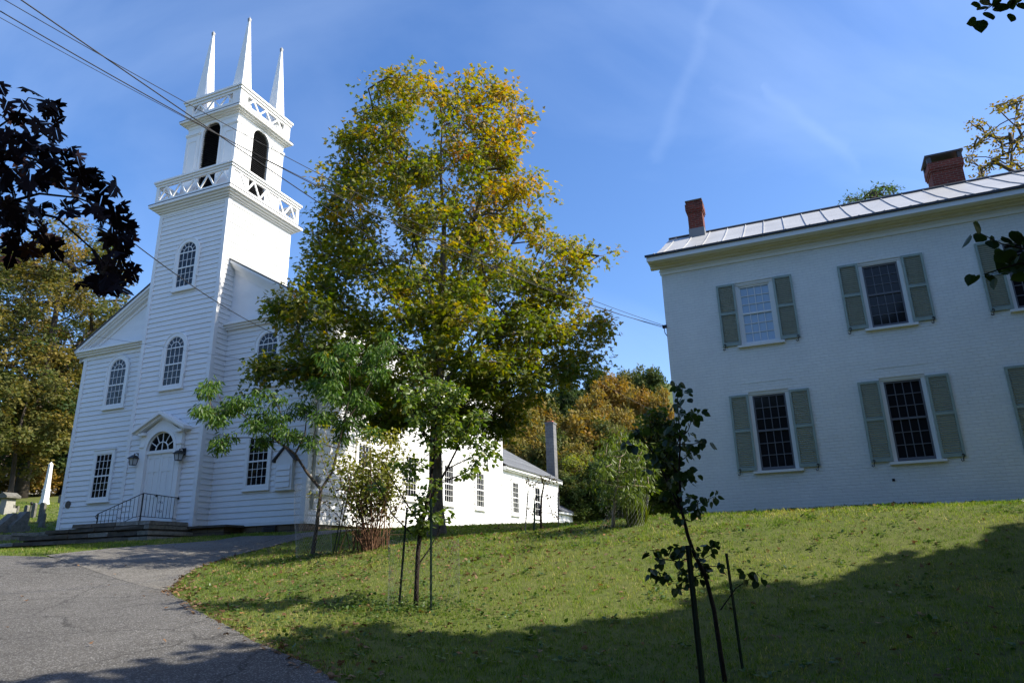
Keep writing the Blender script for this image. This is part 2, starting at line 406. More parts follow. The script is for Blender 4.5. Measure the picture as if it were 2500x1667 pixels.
def courses(mb, O, dx, nn, length, z0, z1, mi=0, expo=EXPO):
    """real lapped clapboards on a wall: O = start, dx = along the wall, nn = outward"""
    O, dx, nn = Vector(O), Vector(dx), Vector(nn)
    rng = random.Random(int(length * 100 + z0 * 10))
    z = z0
    while z < z1 - 1e-3:
        t = min(z + expo, z1)
        lo = 0.037 + rng.uniform(-0.003, 0.003)
        a = O + nn * lo; b = a + dx * length; c = O + nn * 0.005 + dx * length; d = O + nn * 0.005; e = O + dx * length
        def q(p, h): return (p.x, p.y, h)
        mb.face([q(a, z), q(b, z), q(c, t), q(d, t)], mi)
        mb.face([q(O, z), q(e, z), q(b, z), q(a, z)], mi)
        z = t

def arc(cx, cz, r, n=16, a0=180, a1=0):
    return [(cx + r * math.cos(R(a0 + (a1 - a0) * i / n)), cz + r * math.sin(R(a0 + (a1 - a0) * i / n))) for i in range(n + 1)]

def window_meshes(w, h, arch, cols, lo, up, mid):
    """casing, sash bars and pane of a window; origin = bottom centre of the glass, outside = -y"""
    r = w / 2; c = MB(); s = MB(); g = MB(); k = 0.145
    if arch:
        inner = [(-r, 0)] + arc(0, h, r) + [(r, 0)]; outer = [(-r - k, 0)] + arc(0, h, r + k) + [(r + k, 0)]
        c.strip(inner, outer, -0.068, 0)
        inner = [(-r - k, 0.4)] + arc(0, h, r + k) + [(r + k, 0.4)]; outer = [(-r - k - .035, 0.4)] + arc(0, h, r + k + .035) + [(r + k + .035, 0.4)]
        c.strip(inner, outer, -0.088, 0)
    else:
        c.box(-r - k, -r, -0.068, 0, 0, h); c.box(r, r + k, -0.068, 0, 0, h)
        c.box(-r - k, r + k, -0.070, 0, h, h + 0.15); c.box(-r - k - .03, r + k + .03, -0.10, 0, h + 0.15, h + 0.185)
    c.box(-r - k - .01, r + k + .01, -0.075, 0, -0.14, 0); c.box(-r - k - .04, r + k + .04, -0.115, 0, -0.165, -0.14)
    y0, y1 = -0.048, -0.030
    pts = [(-r, 0), (r, 0)] + (arc(0, h, r, 20, 0, 180) if arch else [(r, h), (-r, h)])
    g.prism(pts, -0.030, -0.006)
    st = 0.03; m = 0.017
    s.box(-r, -r + st, y0, y1, 0, h); s.box(r - st, r, y0, y1, 0, h); s.box(-r + st, r - st, y0, y1, 0, 0.06)
    s.box(-r + st, r - st, y0 - .01, y1, mid - 0.028, mid + 0.028)
    if arch:
        s.strip(arc(0, h, r - .03), arc(0, h, r), y0, y1)
        s.box(-r + st, r - st, y0, y1, h - 0.022, h + 0.022)
        s.strip(arc(0, h, r * .52 - .013, 12), arc(0, h, r * .52 + .013, 12), y0 + .004, y1)
        s.bar((0, y1 - .008, h + .02), (0, y1 - .008, h + r * .52), m, .014)
        for a in (30, 60, 90, 120, 150):
            ca, sa = math.cos(R(a)), math.sin(R(a))
            s.bar((ca * r * .53, y1 - .008, h + sa * r * .53), (ca * (r - .02), y1 - .008, h + sa * (r - .02)), m, .014)
    else: s.box(-r + st, r - st, y0, y1, h - 0.05, h)
    for i in range(1, cols):
        x = -r + w * i / cols
        s.box(x - m / 2, x + m / 2, y0 + .003, y1, 0.06, mid - .028); s.box(x - m / 2, x + m / 2, y0 + .003, y1, mid + .028, h - (0.022 if arch else .05))
    for i in range(1, lo):
        z = 0.06 + (mid - .06) * i / lo; s.box(-r + st, r - st, y0 + .006, y1, z - m / 2, z + m / 2)
    for i in range(1, up):
        z = mid + (h - mid) * i / up; s.box(-r + st, r - st, y0 + .006, y1, z - m / 2, z + m / 2)
    return c.mesh("window_casing", [M['trim']]), s.mesh("window_sash", [M['trim']]), g.mesh("window_pane", [M['glass']])

WM_RECT = window_meshes(0.91, 1.80, False, 4, 3, 3, 0.90)
WM_ARCH = window_meshes(0.93, 1.55, True, 4, 3, 2, 0.88)
WM_TALL = window_meshes(0.88, 1.84, False, 2, 2, 2, 0.92)
def put_window(parent, ms, loc, rz=0.0):
    loc = (loc[0] + (.024 if rz else 0), loc[1] - (0 if rz else .024), loc[2])
    w = link("window", ms[0], parent, loc, rz)
    link("sash", ms[1], w); link("pane", ms[2], w)
    return w

# nave walls
mb = MB()
L = -WT - A                                            # left wall line
courses(mb, (L, D, 0), (1, 0, 0), (0, -1, 0), A - L, 0, 7.45)
courses(mb, (A, D, 0), (0, 1, 0), (1, 0, 0), NL - D, 0, 7.6)
courses(mb, (L, NL, 0), (0, -1, 0), (-1, 0, 0), NL - D, 0, 7.6)
mb.box(L, A, D, NL, -0.05, 7.6)
apex = 7.74 + SL * (HALF + .35)
mb.prism([(L, 7.6), (A, 7.6), (RIDGE_S, 7.6 + SL * HALF)], D, D + .2)                      # flush-boarded tympanum
mb.prism([(L, 7.6), (A, 7.6), (RIDGE_S, 7.6 + SL * HALF)], NL - .2, NL)
for x0, x1 in ((L - .053, L + .14), (A - .14, A + .053)):                                    # corner boards
    mb.box(x0, x1, D - .053, D + .14, -0.04, 7.44); mb.box(x0, x1, NL - .14, NL + .03, -0.04, 7.44)
mb.box(L - .02, A + .02, D - .035, D, -0.09, 0.0); mb.box(A, A + .035, D, NL, -0.09, 0.0)
mb.build("nave_wall", [M['white']], church)
# cornices
mb = MB()
def cornice_front(x0, x1):
    mb.box(x0, x1, D - .05, D, 7.30, 7.46); mb.box(x0, x1, D - .17, D, 7.46, 7.54); mb.box(x0, x1, D - .25, D, 7.54, 7.62)
    mb.box(x0, x1, D - .34, D, 7.62, 7.72)
cornice_front(L - .34, -WT - .004); cornice_front(.004, A + .34)
for s_, x in ((1, A), (-1, L)):
    for o, z0, z1 in ((.05, 7.28, 7.455), (.17, 7.455, 7.535), (.25, 7.535, 7.615), (.345, 7.615, 7.735)):
        mb.box(min(x, x + s_ * o), max(x, x + s_ * o), D, NL, z0, z1)
    e = 7.74
    def rz_(x_): return apex - SL * abs(x_ - RIDGE_S)
    xe = RIDGE_S + s_ * (HALF + .35); xr = RIDGE_S + s_ * .01
    for y in (D, NL):
        f = -1 if y == D else 1
        for o, t0, t1 in ((.34, .02, .14), (.26, .14, .22), (.18, .22, .32), (.05, .32, .50)):
            ya, yb = sorted((y, y + f * o))
            mb.prism([(xe, rz_(xe) - t1), (xr, rz_(xr) - t1), (xr, rz_(xr) - t0), (xe, rz_(xe) - t0)][::s_], ya, yb)
mb.build("cornice", [M['trim']], church)
mb = MB()
for s_ in (1, -1):
    xe = RIDGE_S + s_ * (HALF + .40); ze = apex - SL * (HALF + .40)
    mb.prism([(RIDGE_S, apex), (xe, ze), (xe, ze + .05), (RIDGE_S, apex + .05)][::-s_], D - .38, NL + .3)
mb.build("roof", [M['roof_grey']], church)
# foundation
mb = MB()
mb.box(L + .06, A - .06, D + .05, NL - .05, -1.2, -0.052)
mb.box(-WT + .05, -.05, .05, D + .05, -1.2, -0.04)
mb.box(.01, 1.55, -.06, D - .01, -1.2, -0.13); mb.box(-.02, 1.75, -.22, D - .02, -0.13, -0.06, 1)
for i in range(4): mb.box(2.55 + 0, 3.15, D - .012 - .03, D + .06, -.30 + i * .05, -.275 + i * .05, 2)
mb.build("foundation", [M['found'], M['slab'], M['flash']], church)
# tower
mb = MB()
TC = 13.10
courses(mb, (-WT, 0, 0), (1, 0, 0), (0, -1, 0), WT, 0, TC)
courses(mb, (0, 0, 0), (0, 1, 0), (1, 0, 0), DT, 0, TC)
courses(mb, (-WT, DT, 0), (0, -1, 0), (-1, 0, 0), DT, 0, TC)
courses(mb, (0, DT, 9), (-1, 0, 0), (0, 1, 0), WT, 9, TC)
mb.box(-WT, 0, 0, DT, -0.04, TC)
for x0, x1 in ((-WT - .054, -WT + .12), (-.12, .054)):
    mb.box(x0, x1, -.054, .12, -0.05, TC); mb.box(x0, x1, DT - .12, DT + .054, 8, TC)
mb.box(-WT - .03, .03, -.036, 0, -.09, 0)
mb.build("tower", [M['white']], church)
def ring(mb, o0, z0, z1, mi=0):
    """solid square plate over the tower, o0 beyond its walls"""
    mb.box(-WT - o0, o0, -o0, DT + o0, z0, z1, mi)
mb = MB()
ring(mb, .045, 12.98, 13.10); ring(mb, .12, 13.10, 13.17); ring(mb, .20, 13.17, 13.25); ring(mb, .30, 13.25, 13.33); ring(mb, .405, 13.33, 13.45)
ring(mb, .42, 13.45, 13.475, 1)
mb.build("tower_cornice", [M['trim'], M['flash']], church)
mb = MB()
ring(mb, .02 - GB, 17.45, 17.60); ring(mb, .10 - GB, 17.60, 17.66); ring(mb, .2 - GB, 17.66, 17.72); ring(mb, .306 - GB, 17.72, 17.81); ring(mb, .32 - GB, 17.81, 17.83, 1)
mb.build("belfry_cornice", [M['trim'], M['flash']], church)

def balustrade(half, z0, zb, zt, z1, post, peaks, lip):
    """one side of a zigzag balustrade, centred, outer face at y = -half"""
    mb = MB(); y0, y1 = -half, -half + .09
    mb.box(-half, half - .09, y0, y1, z0, zb)
    mb.box(-half, half - .09, y0, y1, zt, zt + (z1 - zt) * .35)
    mb.box(-half - lip * .5, half - lip - .05, y0 - lip * .5, y1 + .03, zt + (z1 - zt) * .35, zt + (z1 - zt) * .7)
    mb.box(-half - lip, half - lip - .06, y0 - lip, y1 + .05, zt + (z1 - zt) * .7, z1)
    for x in (-half, half - post): mb.box(x, x + post - (0.09 if x > 0 else 0), y0 + .004, y1 - .004, zb, zt)
    if post > .25:
        for x in (-half, half - post):
            mb.box(x + .0, x + .06, y0 - .012, y1, zb, zt); mb.box(x + post - .07, x + post - .01, y0 - .012, y1, zb, zt)
    xa, xb = -half + post, half - post; n = peaks * 2; st = (xb - xa) / n
    for i in range(n):
        za, zc = (zb, zt) if i % 2 == 0 else (zt, zb)
        mb.bar((xa + i * st, (y0 + y1) / 2, za), (xa + (i + 1) * st, (y0 + y1) / 2, zc), .075, .05 if i % 2 else .046)
    return mb.mesh("balustrade", [M['trim']])
cx, cy = -WT / 2, DT / 2
B1 = balustrade(WT / 2 + .25, 13.475, 13.70, 14.32, 14.60, .16, 5, .10)
B2 = balustrade(WT / 2 - .25, 17.83, 18.12, 18.58, 18.92, .44, 3, .10)
for q in range(4):
    link("balustrade", B1, church, (cx, cy, 0), q * math.pi / 2); link("balustrade", B2, church, (cx, cy, 0), q * math.pi / 2)

# belfry stage: four walls, each with an arched louvred opening
BH = WT / 2 - GB
mb = MB(); r, zs, zb_, z0, z1 = .505, 16.98, 14.0, 13.47, 17.6
mb.box(-BH, -r, -BH, -BH + .14, z0, z1); mb.box(r, BH - .14, -BH, -BH + .14, z0, z1); mb.box(-r, r, -BH, -BH + .14, z0, zb_)
mb.strip(arc(0, zs, r), [(-r + 2 * r * i / 16, z1) for i in range(17)], -BH, -BH + .14)
mb.strip([(-r, zb_)] + arc(0, zs, r) + [(r, zb_)], [(-r - .09, zb_)] + arc(0, zs, r + .09) + [(r + .09, zb_)], -BH - .035, -BH)
for sx in (-1, 1):
    a, b = sorted((sx * (BH + .02), sx * (r + .19)))
    mb.box(a, b, -BH - .03, -BH, z0, 17.1)
    a2, b2 = sorted((sx * (BH - .10), sx * (r + .31)))
    for (u0, u1, w0, w1) in ((a, b, 17.1, 17.2), ):
        mb.box(u0 - .03, u1 + .03, -BH - .08, -BH, w0, w1); mb.box(u0 - .015, u1 + .015, -BH - .055, -BH, w0 - .05, w0)
    m0, m1 = min(a2, b2), max(a2, b2)
    mb.box(m0, m0 + .035, -BH - .05, -BH, 14.6, 16.75); mb.box(m1 - .035, m1, -BH - .05, -BH, 14.6, 16.75); mb.box(m0, m1, -BH - .05, -BH, 16.75, 16.79)
belfry_me = mb.mesh("belfry_wall", [M['trim']])
mb = MB(); z = zb_
while z < zs + r - .05:
    hw = r if z < zs else math.sqrt(max(r * r - (z - zs) ** 2, 0))
    if hw > .06: mb.hexa([(-hw, -BH + .03, z), (hw, -BH + .03, z), (hw, -BH + .05, z), (-hw, -BH + .05, z), (-hw, -BH + .11, z + .085), (hw, -BH + .11, z + .085), (hw, -BH + .13, z + .085), (-hw, -BH + .13, z + .085)])
    z += .095
mb.prism([(-r, zb_), (r, zb_)] + arc(0, zs, r, 16, 0, 180), -BH + .14, -BH + .16)
louver_me = mb.mesh("louver", [M['louver']])
for q in range(4):
    o = link("belfry_wall", belfry_me, church, (cx, cy, 0), q * math.pi / 2); link("louver", louver_me, o)
# corner spires
mb = MB(); h0, h1, b0, b1 = 17.83, 22.85, .37, .045
mb.hexa([(-b0, -b0, h0), (b0, -b0, h0), (b0, b0, h0), (-b0, b0, h0), (-b1, -b1, h1), (b1, -b1, h1), (b1, b1, h1), (-b1, b1, h1)])
spire_me = mb.mesh("spire", [M['trim']])
mb = MB(); mb.hexa([(-.05, -.05, h1), (.05, -.05, h1), (.05, .05, h1), (-.05, .05, h1), (-.062, -.062, h1 + .2), (.062, -.062, h1 + .2), (.062, .062, h1 + .2), (-.062, .062, h1 + .2)])
mb.tube([(0, 0, h1 + .2), (0, 0, h1 + .3)], [.05, .012], 6)
cap_me = mb.mesh("spire_cap", [mat('weathered_tin', (.42, .42, .41), .5, noise=(20, 0, (.18, .18, .18)))])
for x in (-.757, -WT + .757):
    for y in (.757, DT - .757):
        o = link("spire", spire_me, church, (x, y, 0)); link("spire_cap", cap_me, o)

# windows
for s_, b_, h_, ms, rz in ([(-5.87, D, 1.28, WM_RECT, 0), (2.14, D, 1.28, WM_RECT, 0), (-5.84, D, 5.08, WM_ARCH, 0), (2.14, D, 5.08, WM_ARCH, 0),
                            (cx + .01, 0, 5.29, WM_ARCH, 0), (cx + .02, 0, 9.41, WM_ARCH, 0)] +
                           [(A, b, 1.27, WM_RECT, math.pi / 2) for b in (4.1, 7.65, 11.2, 14.76)] + [(A, b, 5.08, WM_ARCH, math.pi / 2) for b in (4.1, 7.65, 11.2, 14.76)]):
    put_window(church, ms, (s_, b_, h_), rz)
# side wall ledge, vent cover and downpipe seen by the corner
mb = MB()
mb.box(A, A + .16, D + .2, 3.1, .93, 1.02); mb.hexa([(A, D + .2, 1.02), (A + .16, D + .2, 1.02), (A + .16, 3.1, 1.02), (A, 3.1, 1.02), (A, D + .2, 1.08), (A + .02, D + .2, 1.08), (A + .02, 3.1, 1.08), (A, 3.1, 1.08)])
mb.build("wall_ledge", [M['trim']], church)
mb = MB(); mb.tube([(A + .07, D + .32, .4), (A + .07, D + .32, 7.3)], .045, 8); mb.build("downpipe", [M['trim']], church)
mb = MB(); mb.tube([(A + .02, 1.25, 1.42), (A + .12, 1.25, 1.42), (A + .18, 1.25, 1.42)], [.16, .15, .05], 14); mb.build("wall_vent", [mat('grey_vent', (.35, .34, .32), .5)], church)

# entrance: recess, door, fanlight, pediment, pilasters
mb = MB(); dr = .70; sp = 2.80; ex = 1.0
inner = [(cx - dr, .10)] + arc(cx, sp, dr, 20) + [(cx + dr, .10)]
outer = [(cx - ex, .10)] + [(cx - ex, 3.42)] + [(cx - ex + 2 * ex * i / 18, 3.42 + (.62 * (1 - abs(i - 9) / 9))) for i in range(19)] + [(cx + ex, 3.42), (cx + ex, .10)]
mb.strip(inner, outer, -.16, -.04)
mb.strip([(cx - dr - .0, .10)] + arc(cx, sp, dr, 20) + [(cx + dr, .10)], [(cx - dr - .13, .10)] + arc(cx, sp, dr + .13, 20) + [(cx + dr + .13, .10)], -.19, -.14)
for sx in (-1, 1):
    a, b = sorted((cx + sx * .84, cx + sx * 1.06)); mb.box(a, b, -.18, -.025, .10, 2.95); mb.box(a - .03, b + .03, -.22, -.025, 2.95, 3.0); mb.box(a - .02, b + .02, -.2, -.025, .1, .35)
    mb.box(a, b, -.17, -.025, 3.0, 3.4); mb.box(a - .07, b + .07, -.30, -.025, 3.40, 3.50)
    xe = cx + sx * 1.34; pts = [(xe, 3.48), (cx, 4.13), (cx, 4.25), (xe, 3.60)][::-sx]
    mb.prism(pts, -.42, -.024); pts = [(xe - sx * .10, 3.44), (cx, 4.03), (cx, 4.13), (xe - sx * .10, 3.54)][::-sx]; mb.prism(pts, -.30, -.024)
mb.build("door_surround", [M['trim']], church)
mb = MB(); yy = -.058
mb.box(cx - dr, cx + dr, yy, yy + .01, .1, 2.68)
for sx in (-1, 1):
    x0, x1 = sorted((cx + sx * .012, cx + sx * .68))
    mb.box(x0, x1, yy - .02, yy, .12, .30); mb.box(x0, x1, yy - .02, yy, 2.52, 2.68); mb.box(x0, x1, yy - .02, yy, 2.0, 2.12); mb.box(x0, x1, yy - .02, yy, 1.05, 1.2)
    for a in (x0, (x0 + x1) / 2 - .05, x1 - .1): mb.box(a, a + .1, yy - .022, yy, .30, 2.52)
mb.box(cx - dr, cx + dr, yy - .08, yy, 2.68, 2.80)
door = mb.build("door", [M['door']], church)
mb = MB(); mb.tube([(cx + .07, yy - .02, 1.1), (cx + .07, yy - .08, 1.1)], [.02, .035], 8); mb.build("door_knob", [M['iron']], door)
mb = MB(); mb.prism([(cx - dr, sp), (cx + dr, sp)] + arc(cx, sp, dr, 20, 0, 180), yy - .01, yy)
fan = mb.build("fanlight", [M['glass']], church)
mb = MB(); mb.strip(arc(cx, sp, .30, 12), arc(cx, sp, .335, 12), yy - .035, yy - .011); mb.strip(arc(cx, sp, dr - .04, 16), arc(cx, sp, dr, 16), yy - .035, yy - .011)
mb.bar((cx, yy - .02, sp), (cx, yy - .02, sp + .3), .03, .02)
for a in (30, 60, 90, 120, 150): mb.bar((cx + .33 * math.cos(R(a)), yy - .02, sp + .33 * math.sin(R(a))), (cx + .67 * math.cos(R(a)), yy - .02, sp + .67 * math.sin(R(a))), .03, .02)
mb.build("fanlight_bars", [M['trim']], fan)
# wall lanterns
mb = MB(); mb.box(-.07, .07, -.045, -.02, -.02, .24); mb.tube([(0, -.04, .12), (0, -.14, .22), (0, -.26, .16)], .016, 6)
mb.hexa([(-.17, -.43, -.0), (.17, -.43, 0), (.17, -.09, 0), (-.17, -.09, 0), (-.05, -.31, .13), (.05, -.31, .13), (.05, -.21, .13), (-.05, -.21, .13)]); mb.tube([(0, -.26, .13), (0, -.26, .2)], [.02, .008], 6)
for px_ in (-1, 1):
    for py_ in (-1, 1): mb.bar((px_ * .115, -.26 + py_ * .115, 0), (px_ * .08, -.26 + py_ * .08, -.23), .018, .018)
mb.box(-.09, .09, -.35, -.17, -.25, -.23); lant = mb.mesh("lantern", [M['iron']])
mb = MB(); mb.hexa([(-.075, -.335, -.23), (.075, -.335, -.23), (.075, -.185, -.23), (-.075, -.185, -.23), (-.108, -.368, 0), (.108, -.368, 0), (.108, -.152, 0), (-.108, -.152, 0)])
lg = mb.mesh("lantern_pane", [M['lantern_glass']])
for x in (cx - 1.17, cx + 1.13):
    o = link("wall_lantern", lant, church, (x, -.025, 2.55)); link("lantern_pane", lg, o)
mb = MB(); mb.tube([(-7.62, D - .03, 1.14), (-7.62, D - .055, 1.14)], .15, 24, smooth=False); mb.build("wall_plaque", [mat('dark_bronze', (.05, .04, .035), .5)], church)
# electric service bracket high on the front
mb = MB(); mb.box(3.50, 3.62, D - .10, D - .02, 6.45, 6.62)
for k in range(3): mb.tube([(3.56, D - .1, 6.58 - .05 * k), (3.5 - .03 * k, D - .22, 6.40 - .07 * k), (3.60, D - .12, 6.12), (3.46 + .06 * k, D - .06, 6.02)], .018, 5)
mb.tube([(3.56, D - .05, 6.14), (4.2, D - .05, 6.10)], .012, 5); mb.build("service_bracket", [M['wire']], church)

# rear wing, low shed behind it, block chimney
mb = MB(); WE = 27.35; we = 3.62
courses(mb, (A, NL + .04, 0), (0, 1, 0), (1, 0, 0), WE - NL - .04, 0, we); courses(mb, (L, WE, 0), (0, -1, 0), (-1, 0, 0), WE - NL - .04, 0, we)
mb.box(L, A, NL + .03, WE, -.6, we); mb.prism([(L, we), (A, we), (RIDGE_S, we + SL * HALF)], NL + .03, WE)
mb.box(A - .1, A + .056, NL - .06, NL + .1, 0, we); mb.box(A - .1, A + .056, WE - .12, WE + .02, -.3, we)
for o, z0, z1 in ((.03, we - .32, we - .06), (.24, we - .06, we), (.32, we, we + .16)): mb.box(A, A + o, NL + .04, WE + .15, z0, z1); mb.box(L - o, L, NL + .04, WE + .15, z0, z1)
ap = we + .16 + SL * (HALF + .34)
for s_ in (1, -1):
    xe = RIDGE_S + s_ * (HALF + .36); ze = ap - SL * (HALF + .36)
    mb.prism([(xe, ze - .22), (RIDGE_S, ap - .22), (RIDGE_S, ap - .01), (xe, ze - .01)][::s_], WE, WE + .16)
wing = mb.build("rear_wing", [M['white']], church)
mb = MB()
for s_ in (1, -1):
    xe = RIDGE_S + s_ * (HALF + .38); ze = ap - SL * (HALF + .38); mb.prism([(RIDGE_S, ap), (xe, ze), (xe, ze + .05), (RIDGE_S, ap + .05)][::-s_], NL + .04, WE + .2)
mb.build("wing_roof", [M['roof_grey']], wing)
put_window(church, WM_RECT, (A, 19.65, 1.22), math.pi / 2); put_window(church, WM_TALL, (A, 23.3, 1.2), math.pi / 2)
mb = MB(); SE = 30.55; se = 1.62; sh = 4.0
courses(mb, (A - .02, WE + .02, -.5), (0, 1, 0), (1, 0, 0), SE - WE - .02, -.5, se); mb.box(A - 2 * sh, A - .02, WE + .02, SE, -.6, se)
mb.box(A - .02, A + .26, WE + .02, SE + .2, se, se + .12); mb.box(A - .1, A + .02, SE - .1, SE + .02, -.5, se)
mb.prism([(A - 2 * sh, se), (A, se), (A - sh, se + .58 * sh)], WE + .02, SE)
sr = MB()
for s_ in (1, -1):
    xe = A - sh + s_ * (sh + .3); pk = se + .14 + .58 * (sh + .3); sr.prism([(A - sh, pk), (xe, se + .14), (xe, se + .2), (A - sh, pk + .06)][::-s_], WE + .02, SE + .25)
shed = mb.build("rear_shed", [M['white']], church); sr.build("shed_roof", [M['roof_grey']], shed)
mb = MB(); mb.box(3.40, 4.02, 27.92, 28.56, 1, 8.0); mb.box(3.36, 4.06, 27.88, 28.60, 8.0, 8.12)
ch = mb.build("block_chimney", [M['block']], church); mb = MB(); mb.box(3.50, 3.92, 28.02, 28.46, 8.12, 8.24); mb.build("flue", [M['terracotta']], ch)

# ------------------------------------------------------------------ stone steps, railing, notice cabinet
steps = empty("stone_steps", CW(-2, -1, -.6), -CA, "dark stacked stone steps climbing sideways to the church door", "steps")
rng = random.Random(3)
lay = [(-3.85, -.13, -1.66, .10, .13), (-5.05, .02, -1.78, -.06, .12), (-6.2, .16, -1.90, -.25, .13), (-7.3, .32, -2.02, -.45, .12)]
rub = MB()
for i, (x0, x1, y0, zt, th) in enumerate(lay):
    sl = MB(); xs = [x0]
    while xs[-1] < x1 - 1.3: xs.append(xs[-1] + rng.uniform(.8, 1.5))
    xs.append(x1)
    for a, b in zip(xs[:-1], xs[1:]):
        mi_ = 1 if (b == x1 or rng.random() < .15) else 0  # end block paler: sunlight on it put into the colour; others vary at random
        j = [rng.uniform(-.025, .025) for _ in range(8)]
        a_, b_ = a + .008, b - .008
        sl.hexa([(a_ + j[0], y0 - .05 + j[1], zt - th), (b_ + j[0], y0 - .05 + j[2], zt - th), (b_, -.06 if i == 0 else .4, zt - th), (a_, -.06 if i == 0 else .4, zt - th),
                 (a_ + j[3], y0 - .04 + j[4], zt), (b_ + j[5], y0 - .04 + j[6], zt + j[7] * .4), (b_, -.06 if i == 0 else .4, zt + j[7] * .4), (a_, -.06 if i == 0 else .4, zt)], mi_)
    o = sl.build("step_slab", [M['slab'], M['slab_light']], steps)
    o.location = (2, 1, .6)
    zb2 = zt - th; zl = lay[i + 1][3] if i < 3 else zt - .75
    x = x0 + .06
    while x < x1 - .12:
        w = rng.uniform(.25, .8); x2 = min(x + w, x1 - .04); z = zl - .02
        while z < zb2 - .02:
            h = min(rng.uniform(.06, .13), zb2 - z + .0); o_ = rng.uniform(-.03, .05)
            rub.box(x + .004, x2 - .004, y0 + .03 + o_, -.08 if i == 0 else .38, z, z + h - .008); z += h
        x = x2
o = rub.build("rubble_base", [M['slab']], steps); o.location = (2, 1, .6)

railing = empty("stair_railing", CW(-.75, -1.58, .1), -CA, "black wrought iron railing bent round the church step edge", "railing")
def rl(p): return (p[0] + .75, p[1] + 1.58, p[2] - .1)
cor = (-.72, -1.58); end = (-2.80, -1.58); wl = (-.75, -.06)
mb = MB(); mb.tube([rl((*wl, .98)), rl((*cor, 1.03)), rl((*end, .44)), rl((-2.9, -1.58, .36)), rl((-2.86, -1.58, .28))], .016, 6); mb.tube([rl((*wl, 1.0)), rl((-.75, -.06, .93))], .03, 6); mb.build("top_rail", [M['iron']], railing)
mb = MB(); mb.tube([rl((*wl, .24)), rl((*cor, .26)), rl((-1.05, -1.58, .24)), rl((end[0], end[1], -.32))], .012, 6); mb.build("bottom_rail", [M['iron']], railing)
for p, z0, z1 in ((cor, .08, 1.03), (end, -.45, .45)):
    mb = MB(); mb.box(-.017, .017, -.017, .017, z0 - .1, z1 - .1); mb.build("post", [M['iron']], railing, (p[0] + .75, p[1] + 1.58, 0))
for k in range(1, 10):
    t = k / 10; x, y = wl[0] + (cor[0] - wl[0]) * t, wl[1] + (cor[1] - wl[1]) * t
    mb = MB(); mb.tube([rl((x, y, .24)), rl((x, y, .98 + .05 * t))], .009, 5); mb.build("baluster", [M['iron']], railing)
for k in range(1, 11):
    t = k / 11; x = cor[0] + (end[0] - cor[0]) * t; zt = 1.03 + (.44 - 1.03) * t; zb2 = .25 + (-.32 - .25) * max(0, (x - -1.05) / (end[0] + 1.05)) if x < -1.05 else .25
    mb = MB(); mb.tube([rl((x, -1.58, zb2)), rl((x, -1.58, zt))], .009, 5); mb.build("baluster", [M['iron']], railing)
def scroll(c, ax):
    for sz in (-1, 1):
        half = []
        for k in range(12):
            a = k * .55; rr = .055 * (1 - k / 15); half.append((.06 - rr * math.cos(a) * .9, .14 + rr * math.sin(a)))
        path = [(-u, w) for u, w in half[::-1]] + [(0, .14)] + half
        mb = MB(); mb.tube([rl((c[0] + ax[0] * u, c[1] + ax[1] * u, c[2] + sz * w)) for u, w in path], .007, 5); mb.build("scroll_ornament", [M['iron']], railing)
scroll((-.74, -.82, .62), (0, 1)); scroll((-1.76, -1.58, .40), (1, 0))

nb = empty("notice_cabinet", CW(3.43, D - .03, 1.1), -CA, "narrow white gabled wooden cabinet with dark roof edges on church front", "cabinet")
mb = MB(); mb.prism([(-.37, 0), (.37, 0), (.37, 1.03), (0, 1.44), (-.37, 1.03)], -.14, 0); mb.box(-.41, .41, -.17, 0, -.04, 0); mb.build("cabinet_body", [M['white']], nb)
mb = MB()
for k in range(4): mb.hexa([(-.30, -.185, .06 + k * .2), (.30, -.185, .06 + k * .2), (.30, -.142, .06 + k * .2), (-.30, -.142, .06 + k * .2), (-.30, -.150, .255 + k * .2), (.30, -.150, .255 + k * .2), (.30, -.142, .255 + k * .2), (-.30, -.142, .255 + k * .2)])
mb.build("cabinet_front", [M['white']], nb)
mb = MB()
for sx in (-1, 1): mb.prism([(0, 1.45), (sx * .50, .96), (sx * .50, 1.02), (0, 1.52)][::-sx], -.22, .0)
mb.build("cabinet_roof", [M['flash']], nb)

# ------------------------------------------------------------------ brick house
house = empty("brick_house", HO0, -HA, "two storey white painted brick house with sage green shutters and metal roof", "house")
M['wbrick'] = brick_mat('white_painted_brick', (0.86, 0.86, 0.80), (0.84, 0.84, 0.785), (0.78, 0.78, 0.73), 0.215, 0.078, 0.010, 0.6, rough=0.45, stain=(.10, .90))
M['cream'] = mat('cream_trim', (0.80, 0.79, 0.71), 0.45, noise=(3, .06, None))  # trim tone slightly yellower than the white window paint
M['sage'] = mat('sage_green_shutter_paint', (0.315, 0.385, 0.335), 0.5, 0.35, noise=(7, 0.2, None))
M['metal_roof'] = mat('pale_painted_metal_roof', (0.43, 0.43, 0.42), 0.45, 0.4, noise=(1.2, 0.2, None))
M['dark_strip'] = mat('dark_roof_strip', (0.035, 0.037, 0.04), 0.5)  # dark tone shared by the eave and ridge strips
M['wood'] = mat('white_window_paint', (0.74, 0.74, 0.70), 0.45)
M['hglass'] = glass_mat('dark_storm_glass', (0.014, 0.014, 0.016), 0.09, 0.28)
M['blind'] = mat('blue_white_blind_behind_glass', (0.30, 0.40, 0.50), 0.12, 0.8)
HS1, HD = 13.2, 8.6
WX = [2.487, 5.615, 8.745, 11.87]
ROWS = [(2.30, 4.36), (5.68, 7.48)]
mb = MB()
holes = [(x - .5, x + .5, z0, z1) for x in WX for z0, z1 in ROWS]
xs = sorted({0, HS1} | {h[0] for h in holes} | {h[1] for h in holes}); zs = sorted({-.3, 8.40} | {h[2] for h in holes} | {h[3] for h in holes})
